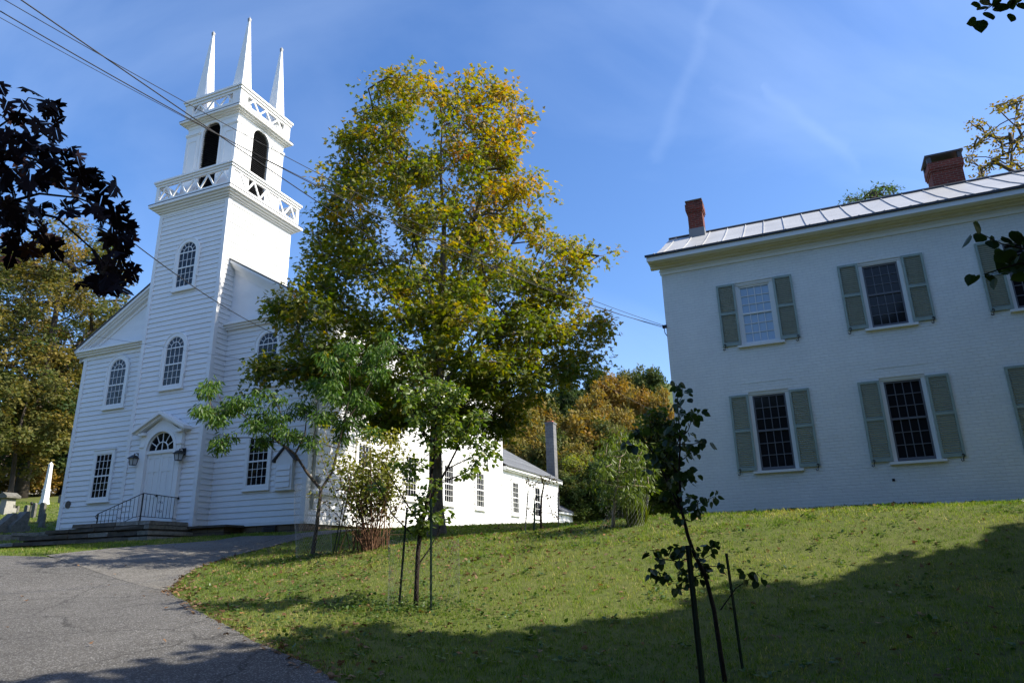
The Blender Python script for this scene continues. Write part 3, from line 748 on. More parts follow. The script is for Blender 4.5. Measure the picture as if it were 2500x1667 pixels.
for a, b in zip(xs[:-1], xs[1:]):
    for c, d in zip(zs[:-1], zs[1:]):
        if not any(h[0] <= a and b <= h[1] and h[2] <= c and d <= h[3] for h in holes): mb.face([(a, 0, c), (b, 0, c), (b, 0, d), (a, 0, d)])
for x0, x1, z0, z1 in holes:
    e = .13
    mb.face([(x0, 0, z0), (x0, 0, z1), (x0, e, z1), (x0, e, z0)]); mb.face([(x1, 0, z1), (x1, 0, z0), (x1, e, z0), (x1, e, z1)])
    mb.face([(x0, 0, z1), (x1, 0, z1), (x1, e, z1), (x0, e, z1)]); mb.face([(x1, 0, z0), (x0, 0, z0), (x0, e, z0), (x1, e, z0)])
mb.face([(0, 0, -.3), (0, 0, 8.4), (0, HD, 8.4), (0, HD, -.3)]); mb.face([(HS1, 0, 8.4), (HS1, 0, -.3), (HS1, HD, -.3), (HS1, HD, 8.4)]); mb.face([(HS1, HD, -.3), (0, HD, -.3), (0, HD, 8.4), (HS1, HD, 8.4)])
prof = [(-.50, 8.60), (.6, 9.02), (2.4, 10.05), (4.3, 11.22)]
gab = [(0, 8.4)] + [(y, z - .14) for y, z in prof[1:]] + [(HD - y, z - .14) for y, z in prof[::-1][1:-1]] + [(HD, 8.4)]
mb.prism_x(gab, 0, .2); mb.prism_x(gab, HS1 - .2, HS1)
for x in WX: mb.box(x - .62, x + .62, -.006, 0, 4.60, 4.66)
mb.build("wall", [M['wbrick']], house)
mb = MB()
mb.box(-.03, HS1 + .03, -.035, 0, 8.10, 8.40); mb.box(-.05, HS1, -.055, 0, 8.20, 8.225)
for o, z0, z1 in ((.12, 8.30, 8.38), (.2, 8.38, 8.42), (.46, 8.42, 8.44)): mb.box(-.28, HS1 + .3, -o, .02, z0, z1)
mb.box(-.30, HS1 + .3, -.49, -.455, 8.40, 8.575, 1)
mb.prism_x([(-.455, 8.44), (.0, 8.42), (.6, 8.80), (4.3, 10.98), (4.3, 11.16), (.6, 8.96), (-.455, 8.56)], -.30, -.26, 1)
mb.prism_x([(-.455, 8.44), (.0, 8.42), (.6, 8.80), (4.3, 10.98), (4.3, 11.1), (.6, 8.9), (-.455, 8.5)], -.26, 0)
mb.build("cornice", [M['cream'], M['wood']], house)
mb = MB(); f2 = [(HD - y, z) for y, z in prof[::-1][1:]]
allp = prof + f2
mb.prism_x(allp + [(y, z - .03) for y, z in allp[::-1]], -.33, HS1 + .33)
k = 0
x = -.08
while x < HS1:
    for (y0, z0), (y1, z1) in zip(allp[:-1], allp[1:]):
        mb.hexa([(x - .012, y0, z0), (x + .012, y0, z0), (x + .012, y1, z1), (x - .012, y1, z1), (x - .012, y0, z0 + .032), (x + .012, y0, z0 + .032), (x + .012, y1, z1 + .032), (x - .012, y1, z1 + .032)])
    x += .6
roof = mb.build("roof", [M['metal_roof']], house)
mb = MB(); mb.box(-.34, HS1 + .34, -.53, -.495, 8.535, 8.60); mb.build("eave_strip", [M['dark_strip']], roof)  # dark strip along the eave
mb = MB(); mb.prism_x([(4.16, 11.15), (4.44, 11.15), (4.44, 11.20), (4.33, 11.27), (4.27, 11.27), (4.16, 11.20)], -.34, HS1 + .34); mb.build("ridge_strip", [M['dark_strip']], roof)  # dark strip along the ridge line
def chimney(x0, x1, y0, y1, zt, cap):
    mb = MB(); zb = 10.2
    mb.box(x0, x1, y0, y1, zb, zt - .42); mb.box(x0 - .03, x1 + .03, y0 - .03, y1 + .03, zt - .42, zt - .34); mb.box(x0 - .055, x1 + .055, y0 - .055, y1 + .055, zt - .34, zt - .10)
    if not cap: mb.box(x0 - .02, x1 + .02, y0 - .02, y1 + .02, zt - .10, zt)
    o = mb.build("chimney", [M['brick']], house)
    mb = MB()
    if cap:
        for a in (x0 - .05, x1 - .07):
            for b in (y0 - .05, y1 - .07): mb.box(a, a + .12, b, b + .12, zt - .10, zt + .12)
        mb.box(x0 - .10, x1 + .10, y0 - .10, y1 + .10, zt + .12, zt + .17); mb.box(x0 + .1, x1 - .1, y0 + .1, y1 - .1, zt - .1, zt - .02)
        mb.build("chimney_cap", [M['flash']], o)
    else:
        mb.box(x0 - .04, x1 + .04, y0 - .04, y1 + .04, zt, zt + .05); mb.build("chimney_cap", [M['slab']], o)
        mb = MB(); mb.box(x0 - .015, x1 + .015, y0 - .015, y1 + .015, 10.3, 11.18); mb.build("chimney_flashing", [mat('grey_lead', (.17, .18, .19), .5)], o)
chimney(.47, .97, 3.70, 4.22, 12.22, False)
chimney(8.12, 9.0, 4.5, 5.25, 12.30, True)
def house_window(z0, z1, glass):
    f, s, g = MB(), MB(), MB(); h = z1 - z0; y = .045
    f.box(-.498, -.41, y, .125, .002, h - .002); f.box(.41, .498, y, .125, .002, h - .002); f.box(-.41, .41, y, .125, h - .09, h - .002); f.box(-.498, .498, y - .02, y, h - .055, h - .002)
    mid = h * .5; t = .04
    s.box(-.41, -.41 + t, .075, .11, .02, h - .09); s.box(.41 - t, .41, .075, .11, .02, h - .09); s.box(-.37, .37, .075, .11, .02, .085); s.box(-.37, .37, .075, .11, h - .135, h - .09); s.box(-.37, .37, .068, .11, mid - .025, mid + .025)
    for i in (1, 2, 3):
        x = -.37 + .74 * i / 4; s.box(x - .009, x + .009, .088, .11, .085, h - .135)
    for a, b in ((.085, mid - .025), (mid + .025, h - .135)):
        for i in (1, 2): z = a + (b - a) * i / 3; s.box(-.37, .37, .09, .11, z - .009, z + .009)
    g.box(-.41, .41, .112, .122, .02, h - .09)
    sl = MB(); sl.hexa([(-.60, -.085, -.075), (.60, -.085, -.075), (.60, .04, -.075), (-.60, .04, -.075), (-.60, -.085, -.012), (.60, -.085, -.012), (.60, .04, -.001), (-.60, .04, -.001)])
    return f.mesh("window_frame", [M['wood']]), s.mesh("sash", [mat('grey_sash_paint' , (.13, .13, .14), .5) if glass is M['hglass'] else M['wood']]), g.mesh("pane", [glass]), sl.mesh("sill", [M['wood']])
def shutter_mesh(h):
    mb = MB(); w = .49; y0, y1 = -.05, -.008; st = .055
    mb.box(0, st, y0, y1, 0, h); mb.box(w - st, w, y0, y1, 0, h)
    m = h * .52
    for a, b in ((0, .09), (m - .035, m + .035), (h - .06, h)): mb.box(st, w - st, y0, y1, a, b)
    for a, b in ((.09, m - .035), (m + .035, h - .06)):
        n = int((b - a) / .052)
        for i in range(n):
            z = a + (b - a) * (i + .5) / n
            mb.hexa([(st, y0 + .004, z - .013), (w - st, y0 + .004, z - .013), (w - st, y0 + .010, z - .017), (st, y0 + .010, z - .017), (st, y1 - .008, z + .010), (w - st, y1 - .008, z + .010), (w - st, y1 - .002, z + .006), (st, y1 - .002, z + .006)])
    return mb.mesh("shutter", [M['sage']])
mb = MB(); pts = []
for k in range(9): a = R(200 - 30 * k); pts.append((.03 + .03 * math.cos(a), -.06, .03 + .03 * math.sin(a)))
pts = [(-.02, -.06, .04), (.0, -.06, .065), (.025, -.06, .05), (.015, -.06, .0), (-.01, -.06, -.05), (-.005, -.06, -.085), (-.035, -.06, -.10), (-.055, -.06, -.08), (-.045, -.06, -.06)]
mb.tube(pts, .011, 6); mb.tube([(.01, -.06, 0), (.01, 0, 0)], .008, 5); hook_me = mb.mesh("shutter_hook", [M['iron']])
sh = [shutter_mesh(2.0), shutter_mesh(1.79)]
wm = [house_window(*ROWS[0], M['hglass']), house_window(*ROWS[1], M['hglass']), house_window(*ROWS[1], M['blind'])]
for i, x in enumerate(WX[:3]):
    for k, (z0, z1) in enumerate(ROWS):
        ms = wm[2] if (i == 0 and k == 1) else wm[k]
        w = link("window", ms[0], house, (x, 0, z0)); link("sash", ms[1], w); link("pane", ms[2], w); link("sill", ms[3], w)
        for x0 in (x - .5 - .495, x + .505):
            o = link("shutter", sh[k], house, (x0, 0, z0 + .01)); hk = link("shutter_hook", hook_me, o, (.06 if x0 < x else .43, 0, -.005))
mb = MB(); mb.box(5.0, 5.06, -.02, 0, 1.84, 1.90); mb.build("wall_tap", [M['iron']], house)
mb = MB(); mb.box(-.10, .02, -.05, .04, 6.49, 6.57); mb.tube([(-.06, 0, 6.52), (-.05, 0, 6.35), (.0, -.02, 6.25)], .012, 5); mb.build("wire_anchor", [M['wire']], house)

# ------------------------------------------------------------------ ground sheets
def ground_mat(name, c1, c2, c3, sc, bump=0.4, rough=0.95, speck=None):
    m = bpy.data.materials.new(name); m.use_nodes = True
    n = m.node_tree; b = n.nodes['Principled BSDF']; b.inputs['Roughness'].default_value = rough; b.inputs['Specular IOR Level'].default_value = 0.15
    tc = n.nodes.new('ShaderNodeTexCoord')
    def noise(s, d=6):
        t = n.nodes.new('ShaderNodeTexNoise'); t.inputs['Scale'].default_value = s; t.inputs['Detail'].default_value = d; t.inputs['Roughness'].default_value = .7
        n.links.new(tc.outputs['Object'], t.inputs['Vector']); return t
    a, c = noise(sc), noise(sc * 14)
    def ramp(t, lo, hi):
        r = n.nodes.new('ShaderNodeMapRange'); r.inputs['From Min'].default_value = lo; r.inputs['From Max'].default_value = hi; n.links.new(t.outputs[0], r.inputs['Value']); return r
    m1 = n.nodes.new('ShaderNodeMix'); m1.data_type = 'RGBA'; m1.inputs[6].default_value = (*c1, 1); m1.inputs[7].default_value = (*c2, 1); n.links.new(ramp(a, .35, .65).outputs[0], m1.inputs['Factor'])
    m2 = n.nodes.new('ShaderNodeMix'); m2.data_type = 'RGBA'; m2.inputs[7].default_value = (*c3, 1); n.links.new(m1.outputs[2], m2.inputs[6]); n.links.new(ramp(c, .45, .75).outputs[0], m2.inputs['Factor'])
    last = m2.outputs[2]
    if speck:
        v = n.nodes.new('ShaderNodeTexVoronoi'); v.inputs['Scale'].default_value = speck[0]; n.links.new(tc.outputs['Object'], v.inputs['Vector'])
        sp = n.nodes.new('ShaderNodeSeparateColor'); n.links.new(v.outputs['Color'], sp.inputs[0])
        r = n.nodes.new('ShaderNodeMapRange'); r.inputs['From Min'].default_value = speck[1]; r.inputs['From Max'].default_value = speck[1] + .12; n.links.new(sp.outputs[0], r.inputs['Value'])
        m3 = n.nodes.new('ShaderNodeMix'); m3.data_type = 'RGBA'; n.links.new(last, m3.inputs[6]); m3.inputs[7].default_value = (*speck[2], 1); n.links.new(r.outputs[0], m3.inputs['Factor']); last = m3.outputs[2]
    if speck:
        vo = n.nodes.new('ShaderNodeTexVoronoi'); vo.feature = 'DISTANCE_TO_EDGE'; vo.inputs['Scale'].default_value = .42
        wob = n.nodes.new('ShaderNodeMix'); wob.data_type = 'RGBA'; wob.blend_type = 'LINEAR_LIGHT'; wob.inputs['Factor'].default_value = .35; n.links.new(tc.outputs['Object'], wob.inputs[6]); n.links.new(noise(1.3, 8).outputs['Color'], wob.inputs[7]); n.links.new(wob.outputs[2], vo.inputs['Vector'])
        r4 = n.nodes.new('ShaderNodeMapRange'); r4.inputs['From Min'].default_value = 0; r4.inputs['From Max'].default_value = .012; r4.inputs['To Min'].default_value = .45; n.links.new(vo.outputs[0], r4.inputs['Value'])
        st = noise(.22, 5); r5 = ramp(st, .4, .6); r5.inputs['To Min'].default_value = .80
        m6 = n.nodes.new('ShaderNodeMath'); m6.operation = 'MULTIPLY'; n.links.new(r4.outputs[0], m6.inputs[0]); n.links.new(r5.outputs[0], m6.inputs[1])
        m4 = n.nodes.new('ShaderNodeMix'); m4.data_type = 'RGBA'; m4.blend_type = 'MULTIPLY'; m4.inputs['Factor'].default_value = 1; n.links.new(last, m4.inputs[6]); n.links.new(m6.outputs[0], m4.inputs[7]); last = m4.outputs[2]
    n.links.new(last, b.inputs['Base Color'])
    t = noise(speck[0] * .5 if speck else 40, 4)
    bp = n.nodes.new('ShaderNodeBump'); bp.inputs['Strength'].default_value = bump; bp.inputs['Distance'].default_value = .03
    n.links.new(t.outputs[0], bp.inputs['Height']); n.links.new(bp.outputs[0], b.inputs['Normal'])
    return m
M['soil'] = ground_mat('lawn_turf', (.085, .110, .026), (.115, .125, .036), (.060, .066, .022), .6)
M['asphalt'] = ground_mat('dark_asphalt', (.102, .097, .090), (.120, .114, .106), (.078, .074, .069), .35, .7, .85, (70, .76, (.24, .235, .225)))
M['drive'] = ground_mat('pale_worn_asphalt', (.145, .136, .122), (.115, .108, .098), (.18, .168, .150), .5, .8, .9, (55, .68, (.24, .23, .21)))
def axis(lo, hi, a, b, fine, grow):
    v = [a]
    while v[-1] < b: v.append(v[-1] + fine)
    st = fine
    while v[-1] < hi: st *= grow; v.append(min(v[-1] + st, hi))
    st = fine; w = [a]
    while w[-1] > lo: st *= grow; w.append(max(w[-1] - st, lo))
    return np.array(sorted(set(w[1:] + v)))
gx, gy = axis(-700, 700, -24, 16, .35, 1.13), axis(-500, 900, 3, 36, .35, 1.13)
XX, YY = np.meshgrid(gx, gy); ZZ = ground_np(XX, YY)
nx, ny = len(gx), len(gy)
V = np.stack([XX.ravel(), YY.ravel(), ZZ.ravel()], 1)
ii = (np.arange(ny - 1)[:, None] * nx + np.arange(nx - 1)[None, :]).ravel()
Fq = np.stack([ii, ii + 1, ii + nx + 1, ii + nx], 1)
tag(link("ground", np_mesh("ground", V, Fq.ravel(), np.full(len(Fq), 4), M['soil'], smooth=True)), kind='structure')

def sheet(name, left, right, m, lift, n=24):
    """paved strip between two edge lines, lying on the ground"""
    def res(pl, k):
        pl = [Vector((p[0], p[1], 0)) for p in pl]; d = [0]
        for a, b in zip(pl[:-1], pl[1:]): d.append(d[-1] + (b - a).length)
        out = []
        for i in range(k):
            t = d[-1] * i / (k - 1); j = max(q for q in range(len(d)) if d[q] <= t + 1e-9); j = min(j, len(pl) - 2)
            u = (t - d[j]) / max(d[j + 1] - d[j], 1e-9); out.append(pl[j].lerp(pl[j + 1], u))
        return out
    K = 200; a, b = res(left, K), res(right, K); pts = []; rj = random.Random(5)
    for q in range(K): b[q] += Vector((rj.uniform(-.05, .05), rj.uniform(-.04, .04), 0))
    for p, q in zip(a, b):
        for j in range(n + 1): r_ = p.lerp(q, j / n); pts.append((r_.x, r_.y))
    pts = np.array(pts); z = ground_np(pts[:, 0], pts[:, 1]) + lift
    v = np.concatenate([pts, z[:, None]], 1); w = n + 1
    i0 = (np.arange(K - 1)[:, None] * w + np.arange(n)[None, :]).ravel(); f = np.stack([i0, i0 + 1, i0 + w + 1, i0 + w], 1)
    return tag(link(name, np_mesh(name, v, f.ravel(), np.full(len(f), 4), m, smooth=True)), kind='structure')
def gp(*pts): return [tuple(G(x, y).xy) for x, y in pts]
road_edge = gp((780, 1566), (690, 1522), (600, 1480), (510, 1436), (440, 1400), (405, 1372), (380, 1358))
road_far = gp((330, 1338), (250, 1312), (180, 1292), (105, 1279), (0, 1277))
REDGE = [(1.6, -30), (1.2, 0), (-.4, 5.0)] + road_edge + road_far + [(-24, 18.5), (-60, 22)]
LEDGE = [(-30, -30), (-30, -20), (-30, -10), (-32, 0), (-40, 2), (-60, 4)]
road = sheet("road", LEDGE, REDGE, M['asphalt'], .016, 40)
d_right = gp((385, 1360), (400, 1345), (415, 1328), (450, 1308), (520, 1283), (610, 1259), (700, 1236)) + [tuple(CW(6.2, 3).xy), tuple(CW(6.9, 8).xy), tuple(CW(7.2, 14).xy)]
d_left = gp((105, 1277), (180, 1268), (250, 1261), (330, 1254), (420, 1248), (500, 1242)) + [tuple(CW(3.2, -1.1).xy), tuple(CW(4.7, -.6).xy), tuple(CW(5.0, 3).xy), tuple(CW(5.0, 8).xy), tuple(CW(5.0, 14).xy)]
drive = sheet("driveway", d_left, d_right, M['drive'], .023, 24)

# ------------------------------------------------------------------ plants: leaves, limbs, trees
def _half(pts): return pts, [(x, -y) for x, y in reversed(pts)]
LEAF = {
    'maple': [(0, .02), (-.10, .28), (.12, .27), (.20, .52), (.36, .33), (.44, .40), (.50, .16), (.74, .20), (1, 0)],
    'maple_fine': [(0, .02), (-.06, .12), (-.16, .34), (-.02, .30), (.10, .26), (.10, .40), (.16, .60), (.26, .50), (.36, .56), (.36, .36), (.40, .18), (.52, .26), (.62, .36), (.66, .22), (.78, .22), (.84, .12), (1, 0)],
    'oval': [(0, 0), (.18, .24), (.45, .34), (.75, .22), (1, 0)],
    'heart': [(0, 0), (-.06, .20), (.10, .40), (.35, .46), (.62, .34), (.85, .14), (1, 0)],
    'long': [(0, 0), (.25, .11), (.55, .14), (.8, .08), (1, 0)],
    'blade': [(0, .012), (.5, .016), (1, 0)],
    'clump': [(0, .05), (.10, .42), (.36, .30), (.50, .55), (.66, .25), (.92, .30), (1, 0)],
}
def leaf_mesh(name, pos, tip, nrm, size, tint, kind, m, fold=.28, curl=0.0):
    up = LEAF[kind]; k = len(up); n = len(pos)
    pos = np.asarray(pos, float); size = np.asarray(size, float)
    tip = tip / np.linalg.norm(tip, axis=1, keepdims=True)
    side = np.cross(nrm, tip); side /= np.maximum(np.linalg.norm(side, axis=1, keepdims=True), 1e-6)
    nn = np.cross(tip, side)
    a = np.array(up); t = []
    for sgn in (1, -1):
        for x, y in (a if sgn == 1 else a[::-1]): t.append((x, sgn * y, -fold * abs(y) - curl * x * x))
    t = np.array(t)                                                    # 2k template points
    V = pos[:, None, :] + size[:, None, None] * (t[None, :, 0:1] * tip[:, None, :] + t[None, :, 1:2] * side[:, None, :] + t[None, :, 2:3] * nn[:, None, :])
    base = np.arange(n)[:, None] * (2 * k)
    f = np.concatenate([base + np.arange(k)[None, :], base + k + np.arange(k)[None, :]], 1).ravel()
    return np_mesh(name, V.reshape(-1, 3), f, np.full(2 * n, k), m, attrs={'tint': np.repeat(np.clip(tint, 0, 1), 2)})

def scatter(rng, C, rad, n_per, size, droop=.3, flat=.75, up=.7, out_from=None):
    """leaves round cluster centres: positions, tip and normal directions, sizes"""
    C = np.asarray(C, float); rad = np.broadcast_to(rad, (len(C),)); n_per = np.broadcast_to(n_per, (len(C),)).astype(int)
    idx = np.repeat(np.arange(len(C)), n_per); n = len(idx)
    d = rng.normal(size=(n, 3)); d /= np.linalg.norm(d, axis=1, keepdims=True)
    r = rng.random(n) ** .5
    off = d * (r * rad[idx])[:, None]; off[:, 2] *= flat
    pos = C[idx] + off
    tip = d * np.array([1, 1, .4]) + rng.normal(size=(n, 3)) * .5; tip[:, 2] -= droop
    nrm = rng.normal(size=(n, 3)) * (1 - up) * 1.2 + d * .35; nrm[:, 2] += up
    return pos, tip, nrm, size * rng.uniform(.65, 1.25, n), idx

def limbs(mb, trunk, tr, C, rng, tip_r=.008, sides=5, wob=.06, up_pen=.9, sub=3, extra=(), rmax=9):
    """grow limbs from a trunk polyline to every cluster centre; thickness follows the load carried"""
    nodes = [np.array(p, float) for p in trunk]; par = list(range(-1, len(trunk) - 1)); flow = [0.0] * len(nodes); ends = []
    nt_ = len(nodes)
    for ln, rr in extra:
        for p in ln[1:]: nodes.append(np.array(p, float)); par.append(-1); flow.append(0.0)
    T = np.array(nodes, float)
    dist = [min(np.linalg.norm(T - c, axis=1)) for c in C]
    chains = []
    for i in np.argsort(dist):
        c = np.asarray(C[i], float); N = np.array(nodes); dv = c - N; d = np.linalg.norm(dv, axis=1) + 1e-6
        cost = d * (1 + up_pen * np.maximum(0, -dv[:, 2] / d)) ; cost[0] += 5; cost[1:2] += 3
        j = int(np.argmin(cost)); prev = j; ch = [j]
        L_ = d[j]; k = max(1, min(sub, int(L_ / .35)))
        bend = rng.normal(size=3) * wob * L_; bend[2] += .10 * L_
        for q in range(1, k + 1):
            t = q / k; p = nodes[j] + (c - nodes[j]) * t + bend * math.sin(math.pi * t) * (.9 if t < 1 else 0)
            nodes.append(p); par.append(prev); flow.append(0.0); prev = len(nodes) - 1; ch.append(prev)
        chains.append(ch); q = prev
        while q >= 0: flow[q] += 1; q = par[q]
    fl = np.array(flow); tot = max(len(C), 1)
    rad = np.maximum(tip_r, tr[0] * (np.maximum(fl, .5) / tot) ** .5)
    tt = [max(tr[k] if hasattr(tr, '__len__') else tr, 0) for k in range(len(trunk))]
    mb.tube(trunk, tt, max(sides + 3, 8))
    for ln, rr in extra: mb.tube(ln, rr, sides + 2, cap=False)
    for ch in chains:
        r = [min(rad[k], rmax) for k in ch]; r[0] = min(r[0], r[1] * 1.15) if len(r) > 1 else r[0]
        mb.tube([nodes[k] for k in ch], r, sides, cap=False)
    return nodes

def bark(name, c1, c2, sc=9):
    m = mat(name, c1, .9, .15, noise=(sc, 0, c2), bump=(sc * 2, .8)); return m
M['bark'] = bark('grey_brown_bark', (.105, .085, .065), (.045, .036, .028))
M['bark_dark'] = bark('dark_bark', (.040, .030, .026), (.018, .014, .012), 14)
M['bark_far'] = bark('far_bark', (.09, .075, .06), (.04, .033, .028), 2)

def make_tree(name, base, trunk, tr, C, rad, n_per, size, leafkind, leafm, tintf, seed, label, cat='tree', group=None, barkm=None, droop=.3, flat=.75, up=.7, sides=5, tip_r=.008, up_pen=.9, limb_C=None, wob=.06, fold=.28, curl=0.0, extra=(), rmax=9):
    rng = np.random.default_rng(seed)
    base = np.array(base, float)
    root = empty(name, base, 0, label, cat, group)
    mb = MB(); limbs(mb, [np.array(p) - base for p in trunk], tr, [np.array(c) - base for c in (C if limb_C is None else limb_C)], rng, tip_r, sides, wob, up_pen, extra=[([np.array(p) - base for p in ln], rr) for ln, rr in extra], rmax=rmax)
    mb.build("trunk", [barkm or M['bark']], root)
    pos, tip, nrm, sz, idx = scatter(rng, np.asarray(C) - base, rad, n_per, size, droop, flat, up)
    tint = tintf(pos + base, idx, rng)
    link("crown", leaf_mesh("crown", pos, tip, nrm, sz, tint, leafkind, leafm, fold, curl), root)
    return root

FL = leaf_mat('autumn_wood_leaves', [(0, (.028, .052, .016)), (.25, (.055, .085, .020)), (.5, (.125, .125, .034)), (.75, (.235, .175, .040)), (1, (.27, .155, .038))], .34, .6, .2)
def crown_C(rng, n, w, h, shape='round', hollow=.45):
    """cluster centres in a crown w wide and h tall, bottom at 0"""
    out = []
    while len(out) < n:
        d = rng.normal(size=3); d /= np.linalg.norm(d); r = hollow + (1 - hollow) * rng.random() ** .6
        z = d[2] * r
        f = 1.0 if shape == 'round' else max(.08, (1 - z) * .55)
        out.append((d[0] * r * w / 2 * f, d[1] * r * w / 2 * f, (z + 1) * h / 2))
    return np.array(out)
def bg_tree(name, base, w, h, clear, n, per, leaf, t0, spread, seed, label, group=None, shape='round', kind='clump', rad=None, m=None, hollow=.45, flat=.75):
    rng = np.random.default_rng(seed); b = np.array(base, float)
    C = crown_C(rng, n, w, h - clear, shape, hollow) + b + np.array([0, 0, clear])
    tr = [b - np.array([0, 0, .4]), b + np.array([0, 0, clear * .6]), b + np.array([.05 * w * rng.normal(), 0, clear + (h - clear) * .35]), b + np.array([0, 0, h * .82])]
    return make_tree(name, b, tr, [h * .022, h * .018, h * .012, h * .004], C, rad or w * .13, per, leaf, kind, m or FL, lambda p, i, r: t0 + (r.normal(size=i.max() + 1) * spread)[i] + r.normal(size=len(p)) * .07, seed + 1, label, group=group, barkm=M['bark_far'], tip_r=.02, sides=4, up_pen=1.2, flat=flat)

# ---- the big maple between church and house
ML = leaf_mat('maple_leaves_turning', [(0, (.050, .088, .013)), (.35, (.120, .150, .021)), (.6, (.215, .195, .026)), (.8, (.34, .225, .030)), (1, (.38, .17, .030))], .48, .45, .3)
rng = np.random.default_rng(11)
prof_m = [(148, 900, 1130), (170, 870, 1165), (200, 815, 1190), (260, 805, 1242), (330, 755, 1205), (400, 752, 1255), (470, 705, 1235), (540, 700, 1290), (580, 690, 1380), (620, 660, 1340), (660, 632, 1300), (705, 600, 1385), (760, 640, 1412),
          (830, 655, 1405), (880, 720, 1330), (930, 770, 1240), (975, 830, 1190), (1015, 900, 1120)]
py = np.array([p[0] for p in prof_m]); pl = np.array([p[1] for p in prof_m]); pr = np.array([p[2] for p in prof_m])
MD = 22.0; C = []; tries = 0
PH = rng.uniform(0, 6.28, 8)
while len(C) < 760:
    y = rng.uniform(160, 1000); l, r_ = np.interp(y, py, pl) + 22, np.interp(y, py, pr) - 22
    if rng.random() > (r_ - l) / 760: continue
    x = rng.uniform(l, r_); cx_, hw = (l + r_) / 2, (r_ - l) / 2
    u = (x - cx_) / max(hw, 1); dmax = hw / 1603 * MD * .85 * math.sqrt(max(0, 1 - u * u))
    v = rng.uniform(-1, 1)
    if abs(u) < .45 and abs(v) < .4 and rng.random() < .3: continue
    if 400 < y < 540 and 1190 < x and rng.random() < .5: continue           # open right shoulder with bare sky behind
    if y < 330 and 985 < x < 1035 and y < 230 and rng.random() < .5: continue             # notch between the two leaders
    gap = math.sin(x / 47 + PH[0] + math.sin(y / 61) * 1.5) * math.sin(y / 39 + PH[1] + math.sin(x / 70 + v * 2)) + .5 * math.sin(x / 23 + PH[2]) * math.sin(y / 27 + PH[3])
    if y < 880 and gap < -.52 + .35 * max(0, .62 - max(abs(u), abs(v))) * -1.6: continue
    C.append(tuple(P(x, y, MD + v * dmax)))
base_m = P(1004, 1229, MD); base_m.z = gz(base_m.x, base_m.y)
trunk_m = [base_m - Vector((0, 0, .3)), base_m + Vector((-.01, 0, .1)), P(1001, 1150, MD), P(1000, 1040, MD), P(1006, 900, MD), P(1012, 760, MD), P(1016, 650, MD), P(1020, 520, MD), P(1012, 400, MD), P(1015, 290, MD)]
def pl(D0, D1, r0, r1, *pts):
    n = len(pts) - 1
    return [P(x, y, D0 + (D1 - D0) * i / n) for i, (x, y) in enumerate(pts)], [r0 + (r1 - r0) * (i / n) ** .8 for i in range(n + 1)]
EXM = [pl(MD, MD * 0.949, .095, .015, (1009, 895), (1085, 800), (1180, 712), (1290, 640), (1375, 588)), pl(MD, MD * 1.051, .09, .015, (1011, 855), (1062, 755), (1118, 655), (1175, 560), (1220, 465)),
       pl(MD, MD * 0.971, .09, .015, (1013, 770), (1050, 650), (1085, 520), (1118, 390), (1130, 245)), pl(MD, MD * 1.063, .085, .015, (1007, 935), (1095, 878), (1220, 810), (1340, 762), (1395, 765)),
       pl(MD, MD * 1.046, .09, .015, (1007, 900), (930, 815), (840, 742), (735, 695), (645, 700)), pl(MD, MD * 0.960, .09, .015, (1011, 840), (960, 740), (900, 640), (842, 540), (775, 450)),
       pl(MD, MD * 1.040, .08, .015, (1014, 760), (975, 620), (930, 480), (895, 340), (868, 235)), pl(MD, MD * 0.937, .08, .015, (1002, 960), (930, 905), (840, 860), (725, 838), (640, 838)),
       pl(MD, MD * 0.823, .085, .015, (1006, 905), (1000, 835), (992, 745), (985, 640)), pl(MD, MD * 1.177, .085, .015, (1008, 880), (1010, 800), (1030, 690), (1050, 570)), pl(MD, MD * 0.846, .07, .012, (1004, 960), (1040, 925), (1085, 880), (1130, 830)), pl(MD, MD * 1.154, .07, .012, (1004, 970), (950, 930), (880, 900), (830, 880))]
for _ in range(14): C.append(tuple(P(rng.uniform(585, 740), rng.uniform(832, 858), MD * 0.937 + rng.normal() * .2)))
for ln, rr in EXM:
    for p, q in zip(ln[1:-1], ln[2:]):
        for t in (.3, .7, 1.0): C.append(tuple(p.lerp(q, t) + Vector(rng.normal(size=3) * .35)))
def tint_m(p, idx, rng):
    n = rng.normal(size=idx.max() + 1) * .13
    h = (p[:, 2] - 2.5) / 12.5; s = (p[:, 0] + 2.4) / 5.6
    return .21 + .32 * np.clip(h, 0, 1) + .16 * np.clip(s + .4, 0, 1.4) * np.clip(h * 1.6, 0, 1) + n[idx] + rng.normal(size=len(p)) * .13
M['maple_bark'] = bark('maple_bark', (.15, .13, .105), (.065, .054, .044))
make_tree("maple_tree", base_m, trunk_m, [.40, .30, .215, .20, .18, .15, .11, .075, .048, .022], C, rng.uniform(.42, .80, len(C)), [int(64 + 36 * min(1, max(0, (9.5 - c[2]) / 5))) for c in C], .150, 'maple', ML, tint_m, 5,
          "large maple turning green to gold on the lawn between church and house", barkm=M['maple_bark'], droop=.45, tip_r=.009, extra=EXM, rmax=.045, up_pen=1.6)

